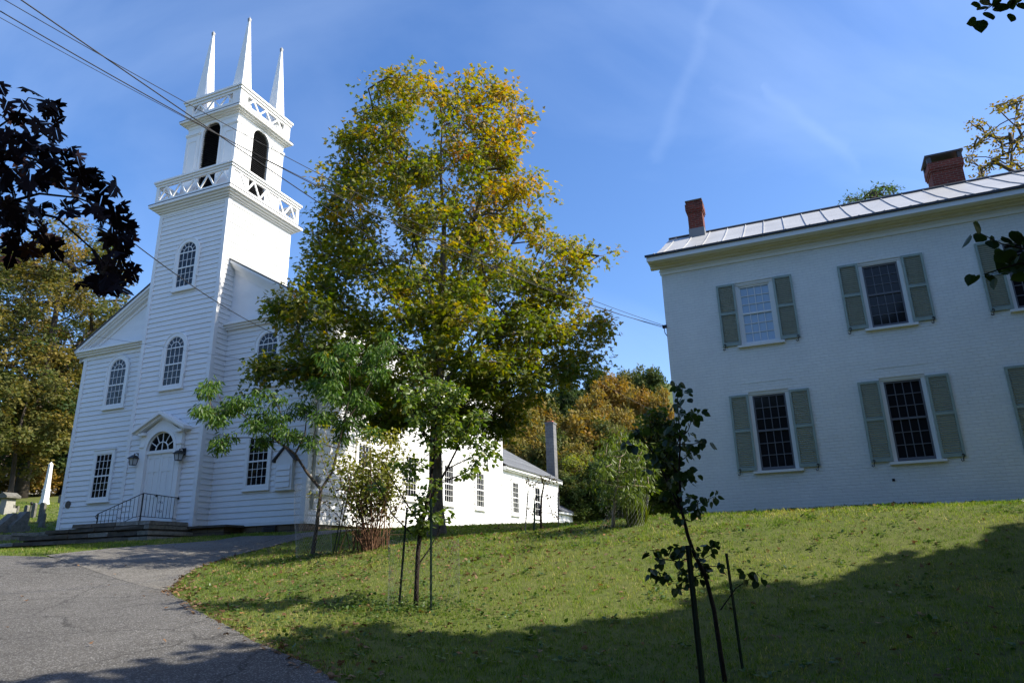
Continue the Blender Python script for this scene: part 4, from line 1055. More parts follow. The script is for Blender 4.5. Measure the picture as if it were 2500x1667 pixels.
# ---- peach tree by the church corner
PL = leaf_mat('peach_leaves', [(0, (.038, .090, .013)), (.5, (.075, .145, .022)), (1, (.14, .19, .03))], .40, .42, .28)
PD = 19.0; rng = np.random.default_rng(4)
def blob(rng, pts, D_, n, spread, dz=.5):
    out = []
    for x, y, w in pts:
        for _ in range(max(1, int(n * w))): out.append(tuple(P(x + rng.normal() * spread, y + rng.normal() * spread * .8, D_ + rng.normal() * dz)))
    return out
C = blob(rng, [(480, 895, 1), (500, 960, 1.3), (470, 940, .8), (545, 930, 1.3), (580, 970, 1.2), (520, 1005, .8), (625, 925, .9), (640, 975, 1), (610, 1000, .7), (690, 935, 1), (670, 990, .9),
               (720, 880, 1), (760, 830, 1.1), (800, 800, 1.1), (795, 850, 1.2), (845, 820, 1.1), (885, 800, .9), (870, 860, 1), (760, 900, 1.2), (810, 910, 1.2), (850, 930, .9), (740, 960, 1.2), (790, 970, 1.1), (835, 985, .8), (715, 1005, .7), (770, 1015, .6)], PD, 4, 13)
base_p = P(715, 1281, 17.5); base_p.z = gz(base_p.x, base_p.y); kd = base_p.y
C = [tuple(Vector(c) * (kd / PD)) for c in C]
tp = [base_p - Vector((0, 0, .2)), base_p + Vector((.03, 0, .12)), P(727, 1210, kd), P(736, 1135, kd), P(737, 1122, kd)]
EXP_ = [([P(x, y, kd) for x, y in ln], rr) for ln, rr in (([(737, 1124), (705, 1085), (678, 1042), (640, 1015), (600, 985), (555, 950), (510, 925)], [.038, .034, .029, .024, .019, .014, .008]), ([(678, 1042), (700, 1000), (705, 950)], [.025, .02, .01]),
        ([(737, 1124), (762, 1085), (776, 1030), (790, 970), (805, 900), (800, 820)], [.035, .031, .027, .022, .016, .010]), ([(788, 975), (830, 920), (865, 850)], [.022, .018, .01]), ([(640, 1015), (650, 960), (625, 905)], [.02, .015, .008]))]
root_p = make_tree("peach_tree", base_p, tp, [.066, .055, .045, .044, .04], C, .27, 105, .130, 'long', PL, lambda p, i, r: .42 + r.normal(size=len(p)) * .22, 8,
          "small peach tree with drooping narrow leaves and forked trunk by church corner", barkm=M['bark'], droop=1.15, up=.4, tip_r=.006, up_pen=1.0, curl=.25, extra=EXP_, rmax=.014)

# ---- shrub of upright stems
SD = G(850, 1266, 12, 34); sd = SD.y
SL_ = leaf_mat('shrub_leaves', [(0, (.06, .035, .025)), (.3, (.085, .060, .028)), (.5, (.13, .155, .028)), (1, (.26, .25, .04))], .42)
rng = np.random.default_rng(9); shrub = empty("shrub", SD, 0, "many-stemmed shrub with bare reddish stems and yellow-green top by church wall", "shrub")
mb = MB(); C = []
for i in range(60):
    bx, by = rng.normal() * .22, rng.normal() * .22; tx = rng.normal() * .50; ty = rng.normal() * .45; h = rng.uniform(1.3, 2.9) * (1 - .12 * abs(tx))
    pts = [(bx, by, -.05), (bx + tx * .25, by + ty * .25, h * .35), (bx + tx * .65, by + ty * .65, h * .7), (bx + tx, by + ty, h)]
    mb.tube(pts, [.011, .009, .007, .004], 4, cap=False)
    for t in (.5, .62, .74, .86, 1.0):
        j = min(int(t * 3), 2); u = t * 3 - j; p = np.array(pts[j]) * (1 - u) + np.array(pts[j + 1]) * u; C.append(tuple(p))
for i in range(46):
    a = rng.uniform(0, 6.28); L2 = rng.uniform(.5, 1.0); mb.tube([(.1 * math.cos(a), .1 * math.sin(a), 0), (L2 * .5 * math.cos(a), L2 * .5 * math.sin(a), rng.uniform(.3, .6)), (L2 * math.cos(a), L2 * math.sin(a), rng.uniform(.35, .9))], [.007, .006, .003], 4, cap=False)
mb.build("stems", [mat('reddish_twigs', (.16, .085, .05), .8, .2, noise=(8, .4, None))], shrub)
pos, tip, nrm, sz, idx = scatter(rng, C, .20, [6 + int(9 * min(1, c[2] / 1.8)) for c in C], .085, .2, .9, .5)
link("foliage", leaf_mesh("foliage", pos, tip, nrm, sz, .14 + .30 * pos[:, 2] + rng.normal(size=len(pos)) * .13, 'oval', SL_), shrub)

# ---- young tree with stakes in the middle of the lawn
YL = leaf_mat('young_tree_leaves', [(0, (.060, .105, .018)), (.5, (.115, .170, .030)), (1, (.22, .23, .04))], .45, .38, .45)
b1 = G(955, 1391, 6, 18); yd = b1.y; rng = np.random.default_rng(21)
C = blob(rng, [(930, 905, 1), (985, 850, .7), (1000, 900, 1), (960, 960, 1), (1020, 950, 1.2), (1060, 905, .9), (1090, 960, 1), (1050, 1000, 1), (1000, 1010, .8), (1110, 1000, .7), (1130, 1050, .5), (1090, 1060, .45), (1060, 1070, .3), (985, 1075, .4), (1010, 1110, .4),
               (950, 1110, .3), (960, 1150, .5), (985, 1180, .6), (965, 1200, .5), (945, 1220, .4), (905, 1060, .3), (870, 1130, .15), (1010, 1190, .35)], yd, 4.5, 16, .28)
ty = [b1 - Vector((0, 0, .1)), P(957, 1340, yd), P(960, 1270, yd), P(966, 1215, yd), P(985, 1140, yd), P(993, 1070, yd), P(1000, 1000, yd), P(1002, 930, yd), P(1000, 870, yd)]
EXY = [([P(x, y, yd + .05) for x, y in ln], rr) for ln, rr in (([(985, 1150), (1030, 1070), (1060, 1010), (1090, 950)], [.02, .018, .014, .008]), ([(1030, 1075), (1080, 1050), (1140, 1020)], [.012, .009, .005]), ([(966, 1205), (930, 1150), (900, 1100), (880, 1060)], [.015, .012, .009, .005]),
       ([(955, 1235), (900, 1180), (872, 1120), (850, 1090)], [.014, .011, .009, .005]), ([(958, 1300), (985, 1262), (1005, 1225)], [.014, .011, .006]), ([(995, 1060), (970, 990), (940, 920)], [.014, .01, .005]), ([(1010, 1110), (1060, 1090), (1100, 1060)], [.01, .008, .004]))]
ytree = make_tree("young_tree", b1, ty, [.042, .036, .036, .034, .028, .024, .018, .012, .006], C, .17, 46, .085, 'oval', YL, lambda p, i, r: .45 + r.normal(size=len(p)) * .22, 3,
          "young fruit tree between two dark green stakes on the sunlit lawn", barkm=M['bark_dark'], droop=.5, up=.5, tip_r=.003, up_pen=.9, extra=EXY, rmax=.008)

M['stake_green'] = mat('dark_green_steel_post', (.008, .030, .020), .45, .4, noise=(30, .4, None))
M['stake_grey'] = mat('grey_steel_post', (.09, .09, .085), .5, .4)
def stake(top, bot, D_, label, m, group, w=.034):
    a, b = P(*bot, D_), P(*top, D_); a.z = gz(a.x, a.y); root = empty("stake", a, 0, label, "stake", group)
    mb = MB(); v = b - a; e = -v.normalized() * .25
    mb.bar(e, v, w, .010); mb.bar(e + Vector((0, -.018, 0)), v + Vector((0, -.018, 0)), w * .3, .028)
    n = int(v.length / .055)
    for i in range(n):
        p = v * ((i + .5) / n); mb.box(p.x - .006, p.x + .006, p.y - .034, p.y - .022, p.z - .010, p.z + .010)
    mb.build("post", [m], root); return root
stake((935, 1165), (917, 1388), yd + .1, "leaning dark green steel stake left of the young fruit tree", M['stake_green'], "stakes round young trees")
stake((990, 1145), (990, 1408), yd - .35, "upright dark green studded stake right of the young fruit tree", M['stake_green'], "stakes round young trees")
stake((803, 1117), (772, 1245), kd - .2, "thin grey stake leaning against the peach tree", M['stake_grey'], "stakes round young trees", .022)
stake((790, 1150), (764, 1288), kd - .3, "slim green stake beside the bush, right of the peach tree", M['stake_green'], "stakes round young trees", .024)

M['mesh_wire'] = mat('galvanised_wire', (.34, .34, .33), .4, .5, metal=.6)
def cage(loc, r, h, label, lean=(0, 0), cell=.075, t=.0022, arc_=1.0, rtop=None):
    root = empty("wire_cage", loc, 0, label, "wire cage"); mb = MB(); n = int(2 * math.pi * r / cell); rows = int(h / cell); rt = rtop or r
    def pt(i, j):
        a = 2 * math.pi * (i + .5 * (j % 2)) / n; f = j / rows; rr = r + (rt - r) * f + .02 * math.sin(3 * a + j * .2)
        return Vector((rr * math.cos(a) + lean[0] * f, rr * math.sin(a) + lean[1] * f, j * cell))
    for j in range(rows):
        for i in range(int(n * arc_)):
            a = pt(i, j)
            for b in ((pt(i, j + 1), pt(i - 1, j + 1)) if j % 2 == 0 else (pt(i + 1, j + 1), pt(i, j + 1))): mb.bar(a, b, t, t)
    mb.build("netting", [M['mesh_wire']], root); return root
cage(base_p + Vector((.03, .05, .0)), .42, 1.75, "bent chicken wire cage around the trunk of the peach tree", (-.12, 0), .06, .0014)
cage(b1 + Vector((.10, .05, 0)), .55, 1.0, "low wire netting cage around the young fruit tree", (0, 0), .07, .0010)

# ---- near sapling in the shade, right foreground
b2 = G(1668, 1566, 4, 14); rd = b2.y; rng = np.random.default_rng(33)
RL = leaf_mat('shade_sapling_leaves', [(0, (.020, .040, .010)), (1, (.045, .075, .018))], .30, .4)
tr_ = [b2 - Vector((0, 0, .2)), P(1655, 1500, rd), P(1640, 1400, rd), P(1620, 1320, rd), P(1596, 1275, rd), P(1580, 1230, rd), P(1566, 1172, rd), P(1560, 1090, rd), P(1562, 1000, rd), P(1556, 930, rd), P(1558, 885, rd)]
Cs = [(1556, 890), (1570, 905), (1550, 930), (1575, 950), (1560, 960), (1590, 960), (1540, 990), (1580, 990), (1605, 945), (1555, 1020), (1590, 1020), (1535, 1040), (1600, 1030), (1620, 1012), (1575, 1050), (1545, 1070), (1580, 1080), (1590, 1100), (1560, 1110), (1580, 1140), (1605, 1150), (1640, 1140), (1600, 1170), (1560, 1180),
      (1530, 1010), (1500, 1040), (1450, 1020), (1520, 1060), (1490, 1075), (1540, 1100), (1470, 990), (1530, 1140), ]
Cl = [(1500, 1265), (1520, 1290), (1545, 1255), (1500, 1310), (1530, 1320), (1560, 1275), (1570, 1310), (1555, 1345), (1580, 1260), (1600, 1290), (1620, 1265), (1610, 1320), (1640, 1250), (1650, 1300), (1625, 1300), (1580, 1330), (1715, 1318), (1738, 1325)]
C = [tuple(P(x, y, rd + rng.normal() * .15)) for x, y in Cs + Cl]
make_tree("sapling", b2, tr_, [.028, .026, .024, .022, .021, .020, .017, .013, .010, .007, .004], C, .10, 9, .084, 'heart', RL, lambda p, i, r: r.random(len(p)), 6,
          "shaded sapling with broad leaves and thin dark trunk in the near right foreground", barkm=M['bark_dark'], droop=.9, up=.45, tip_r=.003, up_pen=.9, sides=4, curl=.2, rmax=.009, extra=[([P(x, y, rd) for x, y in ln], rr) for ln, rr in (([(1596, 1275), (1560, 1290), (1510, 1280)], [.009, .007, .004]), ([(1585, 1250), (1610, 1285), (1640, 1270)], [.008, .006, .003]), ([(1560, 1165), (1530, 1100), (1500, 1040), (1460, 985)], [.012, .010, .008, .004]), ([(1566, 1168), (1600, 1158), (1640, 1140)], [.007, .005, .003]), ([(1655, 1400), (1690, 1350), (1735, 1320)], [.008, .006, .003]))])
stake((1580, 1252), (1613, 1566), rd - .15, "near black stake just left of the shaded sapling trunk", M['stake_green'], "stakes round young trees", .06)
stake((1668, 1270), (1707, 1548), rd + .35, "thin black stake standing right of the shaded sapling", M['stake_green'], "stakes round young trees", .03)

# ------------------------------------------------------------------ copper maple (left of the camera) and linden trees (right) whose shade covers the foreground
def in_frame(p, m=0.0):
    p = Vector(p); z = p.dot(_F)
    if z <= .2: return False
    x, y = p.dot(_r) / z * F_PX, p.dot(_u) / z * F_PX
    return abs(x) < 1250 + m and abs(y) < 834 + m
shade_edge = [G(x, y, 4, 40) for x, y in ((2352, 1212), (2250, 1245), (2100, 1288), (1900, 1322), (1760, 1343), (1620, 1368), (1500, 1392), (1390, 1432), (1250, 1460), (1176, 1448), (1050, 1420), (950, 1440), (800, 1450), (700, 1458), (615, 1474), (500, 1502), (350, 1518), (175, 1520), (60, 1540), (-150, 1560))]
ex = np.array([p.x for p in shade_edge])[::-1]; ey = np.array([p.y for p in shade_edge])[::-1]
rng = np.random.default_rng(77)
trunks = [(20.5, 7.0), (12.5, 0.5), (5.0, -5.5)]; cl = [[], [], []]; tries = 0
while sum(map(len, cl)) < 2100 and tries < 160000:
    tries += 1
    x = rng.uniform(-13, 17); ye = np.interp(x, ex, ey) + .38 * math.sin(x * 2.2) + .30 * math.sin(x * 5.3 + 1) - .1; y = ye - .75 - abs(rng.normal()) * 1.6 if rng.random() < .55 else rng.uniform(-4, ye - .75)
    if x < .5 and (math.sin(x * 2.1 + 1) * math.sin(y * 2.6 + x) > .45 or rng.random() < .12): continue
    g = Vector((x, y, 0)); g.z = gz(x, y); h = rng.uniform(3.2, 13.5)
    c = g + SUN_DIR * (h / SUN_DIR.z)
    if in_frame(c, 120 + F_PX * 1.35 / max(c.length, 1)): continue
    d = [math.hypot(c.x - t[0], c.y - t[1]) for t in trunks]; k = int(np.argmin(d))
    hz = c.z - gz(c.x, c.y)
    if d[k] > 8.2 or hz < 3.5 + d[k] * .25 or hz > 14.5 - d[k] * .5: continue
    cl[k].append(tuple(c))
LL = leaf_mat('linden_leaves', [(0, (.022, .045, .010)), (1, (.05, .08, .016))], .25)
def lin_near(k):
    """the twigs of the linden that hang into the right edge of the photograph"""
    if k != 1: return [], []
    pts = [(2250, 532, 1), (2270, 545, 1), (2290, 550, 1), (2310, 560, 1), (2330, 575, 1), (2350, 585, 1), (2300, 575, 1), (2325, 540, 1), (2350, 550, 1), (2345, 600, 1), (2255, 630, 1), (2280, 632, 1), (2300, 625, 1), (2320, 615, 1), (2335, 600, 1), (2360, 620, 1), (2380, 570, 1), (2400, 590, 1),
           (2242, 30, 0), (2255, 18, 0), (2268, 22, 0), (2280, 8, 0), (2262, 35, 0), (2290, 3, 0), (2325, 10, 0), (2340, 6, 0), (2352, 18, 0), (2300, -10, 0), (2330, -15, 0)]
    return [P(x, y, 3.4 + .15 * q + rng.normal() * .05) for x, y, q in pts], None
labels = ["tall linden right of the lawn, casting shade", "broad linden whose leafy twigs hang in at the right edge", "linden behind the viewpoint shading the road"]
for k, (tx, ty_) in enumerate(trunks):
    z0 = gz(tx, ty_); nr, _ = lin_near(k)
    root = make_tree("linden_tree", (tx, ty_, z0), [(tx, ty_, z0 - .2), (tx, ty_, z0 + 1.5), (tx + .1, ty_, z0 + 4), (tx, ty_ + .1, z0 + 7), (tx, ty_, z0 + 10.5)], [.42, .34, .28, .2, .08], cl[k], .78, 46, .40, 'heart', LL, lambda p, i, r: r.random(len(p)), 40 + k, labels[k], group="lindens right of the road", barkm=M['bark_dark'], tip_r=.012, sides=4, rmax=.06)
    if nr:
        base = Vector((tx, ty_, z0)); mb = MB()
        for a, pts in ((0, [(2352 + 900, 480), (2352 + 300, 540), (2352, 572), (2300, 560), (2250, 535)]), (1, [(2352 + 300, 560), (2400, 600), (2340, 605), (2260, 630)]), (2, [(2352 + 700, -300), (2420, -60), (2310, -10), (2262, 25)])):
            mb.tube([P(x, y, 3.5) - base for x, y in pts], [.012, .008, .005, .003, .002][:len(pts)], 5)
        mb.tube([Vector((0, 0, 3.2)), P(2352 + 900, 100, 3.5) - base, P(2352 + 900, 480, 3.5) - base], [.06, .03, .012], 6); mb.tube([P(2352 + 900, 100, 3.5) - base, P(2352 + 700, -300, 3.5) - base], [.03, .012], 6)
        mb.build("twig", [M['bark_dark']], root)
        n = len(nr) * 2; pos = np.array([np.array(p - base) for p in nr for _ in (0, 1)]) + rng.normal(size=(n, 3)) * .02
        tip = rng.normal(size=(n, 3)) * .6 + np.array([-.4, -.1, -.8]); nrm = rng.normal(size=(n, 3)) * .5 + np.array([.2, -.8, .5])
        link("hanging_leaves", leaf_mesh("hanging_leaves", pos, tip, nrm, rng.uniform(.055, .095, n), rng.random(n), 'heart', LL, .2, .15), root)

CL = leaf_mat('copper_maple_leaves', [(0, (.009, .0035, .005)), (.7, (.014, .005, .006)), (1, (.05, .018, .008))], .10, .6, .12)
rng = np.random.default_rng(15)
ct = (-7.6, .8); cz = gz(*ct)
C = []
while len(C) < 190:
    d = rng.normal(size=3); d /= np.linalg.norm(d); c = Vector((ct[0], ct[1] + .3, cz + 6.2)) + Vector(d * np.array([3.6, 3.2, 3.0])) * rng.random() ** .4
    if not in_frame(c, 330): C.append(tuple(c))
cm = make_tree("copper_maple", (*ct, cz), [(*ct, cz - .2), (ct[0], ct[1], cz + 1.2), (ct[0] + .1, ct[1], cz + 3.0), (ct[0], ct[1] + .1, cz + 5.5), (ct[0], ct[1], cz + 8)], [.3, .24, .2, .14, .05], C, .7, 40, .19, 'maple_fine', CL, lambda p, i, r: r.random(len(p)) * .6, 12,
               "dark copper-leaved maple whose branch hangs in from the upper left", barkm=M['bark_dark'], droop=.6, rmax=.05)
ND = 4.0; base = Vector((*ct, cz)); mb = MB()
main = [(-700, 380), (-300, 430), (0, 470), (130, 500), (215, 575), (255, 622), (285, 640)]
mb.tube([Vector((0, .1, 4.2)), P(-700, 380, ND) - base] + [P(x, y, ND) - base for x, y in main[1:]], [.05, .035, .022, .013, .008, .006, .004, .003], 6)
tw = [[(-300, 430), (-60, 330), (40, 262), (65, 225), (110, 232)], [(0, 470), (90, 445), (180, 455), (240, 480), (290, 540), (300, 600)], [(40, 262), (90, 300), (130, 330)], [(-60, 330), (60, 360), (150, 395), (220, 445)], [(215, 575), (232, 612), (228, 650)], [(0, 470), (40, 530), (60, 580)], [(0, 470), (100, 560), (130, 590)]]
for t in tw: mb.tube([P(x, y, ND - .05) - base for x, y in t], [.012, .008, .006, .004, .003, .002][:len(t)], 5)
mb.build("branch", [M['bark_dark']], cm)
near = []
for x, y, w in [(70, 225, 1), (0, 205, 2), (20, 260, 2), (50, 275, 2), (90, 290, 2), (115, 245, 1), (125, 275, 2), (30, 310, 4), (80, 330, 4), (0, 350, 4), (130, 320, 2), (60, 370, 5), (110, 365, 4), (10, 410, 5), (160, 345, 1), (150, 385, 3), (180, 360, 1), (70, 420, 5), (120, 410, 4), (30, 460, 5), (180, 410, 2), (205, 385, 1), (90, 470, 3), (10, 500, 4), (60, 510, 3),
                (20, 550, 4), (70, 560, 3), (110, 540, 2), (40, 590, 3), (120, 575, 2), (-20, 470, 4), (150, 480, 2), (235, 440, 2), (265, 445, 1), (250, 475, 3), (275, 490, 3), (290, 520, 3), (265, 540, 3), (300, 545, 2), (285, 575, 3), (270, 600, 3), (290, 620, 2), (300, 640, 2), (255, 635, 2), (230, 645, 2), (215, 640, 1), (245, 660, 2), (270, 655, 1), (165, 470, 1), (200, 430, 2), (215, 410, 1), (95, 235, 1)]:
    for _ in range(int(w * 1.6 + .5)): near.append(P(x - 6 + rng.normal() * 12, y + rng.normal() * 12, ND + rng.normal() * .28))
n = len(near); pos = np.array([np.array(p - base) for p in near])
tip = rng.normal(size=(n, 3)) * .55 + np.array([.45, -.1, -.75]); nrm = rng.normal(size=(n, 3)) * .55 + np.array([.2, -.75, .6])
link("hanging_leaves", leaf_mesh("hanging_leaves", pos - tip / np.linalg.norm(tip, axis=1, keepdims=True) * .05, tip, nrm, rng.uniform(.088, .148, n), rng.random(n) * .75 + (rng.random(n) > .93) * .3, 'maple_fine', CL, .35, .35), cm)

# tall trees across the street behind the viewpoint: they shut off the low sky and show in the window panes
SPR = bg_tree("street_tree", (-44, -15, gz(-44, -15)), 10, 17, 1.5, 90, 40, .75, .22, .15, 601, "tall green tree in the row across the street behind the viewpoint", "street trees behind the viewpoint", hollow=.5, rad=1.5)
rng = np.random.default_rng(602)
for i in range(1, 15):
    o = copy_tree(SPR); x = -44 + i * 6.6; y = -15 - rng.uniform(0, 7) - (0 if x < 20 else 4); o.location = (x, y, gz(x, y)); o.rotation_euler = (0, 0, rng.uniform(0, 6.28)); k = rng.uniform(.85, 1.2); o.scale = (k, k, k)

for i in range(9):
    o = copy_tree(SPR); x = -50 - rng.uniform(0, 8); y = -16 + i * 5.2; o.location = (x, y, gz(x, y)); o.rotation_euler = (0, 0, rng.uniform(0, 6.28)); k = rng.uniform(.65, .95); o.scale = (k, k, k)
    tag(o, "tall green tree in the row left of the viewpoint along the street")

# ------------------------------------------------------------------ churchyard on the left
M['grave'] = mat('weathered_gravestone', (.20, .19, .165), .9, .15, noise=(6, 0, (.085, .085, .07)), bump=(18, .5))
M['marble'] = mat('white_marble', (.74, .74, .73), .55, .3, noise=(3, .1, None))
def c1(x, y): return (.14404 * x, 1034.9 + .14404 * y)
def ground_at(xc, yc): return G(*c1(xc, yc), 18, 75)
def px_size(n, p): return n * .14404 / 1603 * p.y
def slab_stone(xc, yb, w, h, top, label, m=None, t=.11, tilt=0.0):
    p = ground_at(xc, yb); W_, H_ = px_size(w, p), px_size(h, p)
    root = empty("gravestone", p, -CA, label, "gravestone", "gravestones in the churchyard"); mb = MB(); r = W_ / 2
    if top == 'round': pts = [(-r, -.1), (r, -.1)] + [(r * math.cos(R(a)), H_ - r * .7 + r * .7 * math.sin(R(a))) for a in range(0, 181, 20)]
    elif top == 'flat': pts = [(-r, -.1), (r, -.1), (r, H_), (-r, H_)]
    else: pts = [(-r, -.1), (r, -.1), (r, H_ * .9), (r * .6, H_ * .9)] + [(r * .6 * math.cos(R(a)), H_ * .9 + H_ * .1 * math.sin(R(a))) for a in range(0, 181, 30)] + [(-r * .6, H_ * .9), (-r, H_ * .9)]
    mb.prism(pts, -t / 2, t / 2); o = mb.build("slab", [m or M['grave']], root); o.rotation_euler = (tilt, 0, tilt)
    mb = MB(); mb.box(-r - .06, r + .06, -t, t, -.15, .05); mb.build("footing", [m or M['grave']], root)
for a in [(182, 1000, 85, 130, 'flat', "low dark square-topped gravestone beside the gabled monument"), (262, 985, 62, 100, 'flat', "small dark gravestone second from the gabled monument"), (385, 1150, 78, 270, 'round', "round-topped gravestone standing behind the slanted marker"), (520, 1070, 75, 230, 'round', "slim leaning gravestone before the obelisk's left edge"),
          (640, 1150, 110, 310, 'round', "tallest plain gravestone, behind the shorter round one"), (655, 1220, 105, 225, 'shoulder', "short shouldered gravestone on a flat footing, nearest the church"), (950, 835, 60, 125, 'round', "distant gravestone right of the obelisk at the church wall")]:
    slab_stone(*a)
p = ground_at(700, 852); k = px_size(1, p)
ob = empty("obelisk", p, -CA, "tall white marble obelisk monument on a stepped base", "obelisk", "gravestones in the churchyard")
def sq(mb, r0, r1, z0, z1): mb.hexa([(-r0, -r0, z0), (r0, -r0, z0), (r0, r0, z0), (-r0, r0, z0), (-r1, -r1, z1), (r1, -r1, z1), (r1, r1, z1), (-r1, r1, z1)])
mb = MB(); sq(mb, 55 * k, 55 * k, -.2, 22 * k); sq(mb, 49 * k, 44 * k, 22 * k, 70 * k); sq(mb, 41 * k, 39 * k, 70 * k, 210 * k); sq(mb, 45 * k, 45 * k, 210 * k, 228 * k); mb.build("pedestal", [M['marble']], ob)
mb = MB(); sq(mb, 34 * k, 23 * k, 228 * k, 585 * k); sq(mb, 24 * k, 24 * k, 585 * k, 620 * k); sq(mb, 24 * k, 3 * k, 620 * k, 655 * k); mb.build("shaft", [M['marble']], ob)
p = ground_at(95, 1003); k = px_size(1, p)
gm = empty("gabled_monument", p, -CA, "square stone monument with a projecting gabled cap at the left edge", "monument", "gravestones in the churchyard")
mb = MB(); sq(mb, 92 * k, 92 * k, -.3, 85 * k); sq(mb, 72 * k, 68 * k, 85 * k, 235 * k); mb.build("block", [mat('pale_sandstone', (.36, .35, .31), .85, .2, noise=(7, .35, None), bump=(14, .4))], gm)
mb = MB(); mb.prism([(-120 * k, 235 * k), (120 * k, 235 * k), (120 * k, 265 * k), (0, 325 * k), (-120 * k, 265 * k)], -110 * k, 110 * k); mb.build("cap", [M['grave']], gm)
for xc, yb, w, h, lb in ((275, 1285, 190, 300, "slanted grey marker with a rough base, nearest the low wall"), (75, 1290, 170, 280, "slanted grey marker cut by the left edge of the churchyard")):
    p = ground_at(xc, yb); W_, H_ = px_size(w, p), px_size(h, p); root = empty("slant_marker", p, -CA, lb, "gravestone", "gravestones in the churchyard")
    mb = MB(); mb.prism_x([(-.42, H_ * .28), (.25, H_ * .28), (.25, H_), (.13, H_)], -W_ / 2, W_ / 2); mb.build("slanted_face", [M['grave']], root)
    mb = MB(); mb.box(-W_ / 2 - .06, W_ / 2 + .06, -.5, .33, -.2, H_ * .28); mb.build("base_block", [M['grave']], root)
p = ground_at(455, 1120); mp = empty("marker_post", p, 0, "thin dark iron post with a ball top among the gravestones", "post"); mb = MB(); mb.tube([(0, 0, -.1), (0, 0, .8)], .03, 6); mb.build("shaft", [M['iron']], mp); mb = MB(); mb.tube([(0, 0, .8), (0, 0, .84), (0, 0, .92), (0, 0, .96)], [.02, .07, .07, .02], 10); mb.build("ball", [M['iron']], mp)
a, b = ground_at(-700, 1440), ground_at(830, 1395); wd = (b - a); ln = Vector((wd.x, wd.y, 0)).length
lw = empty("low_stone_wall", a, math.atan2(wd.y, wd.x), "low dry stone retaining wall along the edge of the churchyard", "wall")
mb = MB(); rg = random.Random(8)
def wz(x): return (gz(a.x + wd.x * x / ln, a.y + wd.y * x / ln) - a.z)
x = 0
while x < ln - .1:
    w = rg.uniform(.35, 1.0); z = wz(x) - .15
    for c in range(3): h = rg.uniform(.11, .16); mb.box(x + .008, min(x + w, ln), -.18 + rg.uniform(-.03, .03), .22, z, z + h - .008); z += h
    x += w
mb.build("stones", [M['slab_light']], lw)
# brown roofed cottage far left
p = P(-15, 1122, 66); p.z = gz(p.x, p.y)
ctg = empty("cottage", p, -CA + .1, "distant low cottage with a brown shingle roof at the left edge", "cottage")
mb = MB(); mb.box(-9, 1.3, 0, 6, -1, 2.0); mb.prism_x([(0, 2.0), (6, 2.0), (3, 3.9)], -9, 1.3); mb.build("wall", [mat('grey_cottage_wall', (.3, .28, .26), .8)], ctg)
mb = MB(); mb.prism_x([(-.4, 1.85), (3, 4.05), (3, 4.2), (-.4, 2.0)], -9.3, 1.6); mb.prism_x([(6.4, 1.85), (6.4, 2.0), (3, 4.2), (3, 4.05)], -9.3, 1.6); mb.build("roof", [mat('brown_shingle_roof', (.23, .15, .115), .85, .2, noise=(3, .3, None))], ctg)

# ------------------------------------------------------------------ background trees
def at(x, y, D_):
    p = P(x, y, D_); return Vector((p.x, p.y, gz(p.x, p.y)))
def hgt(x, y, D_, b): return P(x, y, D_).z - b.z
# the big autumn trees beyond the graves
for x, ytop, D_, w, n, per, t0, sp, clear, seed, lab in (
        (45, 500, 50, 10.5, 210, 80, .54, .13, 4.0, 101, "tall golden-brown autumn tree behind the graves, reaching above the copper branch"),
        (-130, 520, 54, 12, 150, 70, .50, .13, 4.0, 105, "golden tree cut off by the left edge behind the graves"),
        (135, 745, 56, 6.5, 120, 70, .50, .14, 4.0, 109, "lower golden-green tree next to the church's left eave"),
        (20, 850, 47, 8.0, 130, 70, .44, .16, 1.6, 113, "olive and rust tree in front of the tall golden one, above the obelisk"),
        (130, 900, 60, 8.0, 100, 60, .30, .12, .5, 117, "dark shaded tree behind the white obelisk"),
        (60, 980, 58, 9.0, 90, 60, .25, .12, .3, 121, "dark low tree over the brown-roofed cottage"),
        (175, 980, 55, 7.0, 90, 60, .14, .10, .2, 125, "very dark tree tight against the church's left corner")):
    b = at(x, 1150, D_); bg_tree("autumn_tree", b, w, hgt(x, ytop, D_, b), clear, n, per + 35, .21, t0, sp, seed, lab, "trees behind the churchyard", hollow=.35, rad=w * .098)
b = at(188, 1150, 62); h = hgt(196, 640, 62, b); rng = np.random.default_rng(131); C = []
for z in np.linspace(h * .45, h, 16):
    for k in range(5): a = rng.uniform(0, 6.28); r = (h - z) * .16 + rng.uniform(.4, 1.4); C.append((b.x + r * math.cos(a), b.y + r * math.sin(a), b.z + z + rng.normal() * .2))
NL_ = leaf_mat('larch_needles', [(0, (.05, .10, .075)), (1, (.09, .15, .09))], .25, .6, .2)
make_tree("larch_tree", b, [b - Vector((0, 0, .3)), b + Vector((0, 0, h * .5)), b + Vector((.3, 0, h))], [.3, .2, .04], C, .55, 34, .28, 'long', NL_, lambda p, i, r: r.random(len(p)), 132, "thin bluish larch rising by the church gable on the left", barkm=M['bark_far'], tip_r=.02, sides=4, up_pen=.2, flat=.4)
b = at(322, 1150, 60); bg_tree("autumn_tree", b, 5, hgt(330, 640, 60, b), 6, 40, 60, .3, .30, .1, 141, "green tree top peeping over the church's left gable slope", "trees behind the churchyard")
b = at(30, 1165, 52); bg_tree("russet_bush", b, 5.5, 2.5, .05, 70, 60, .2, .78, .12, 145, "russet bush below the brown-roofed cottage")
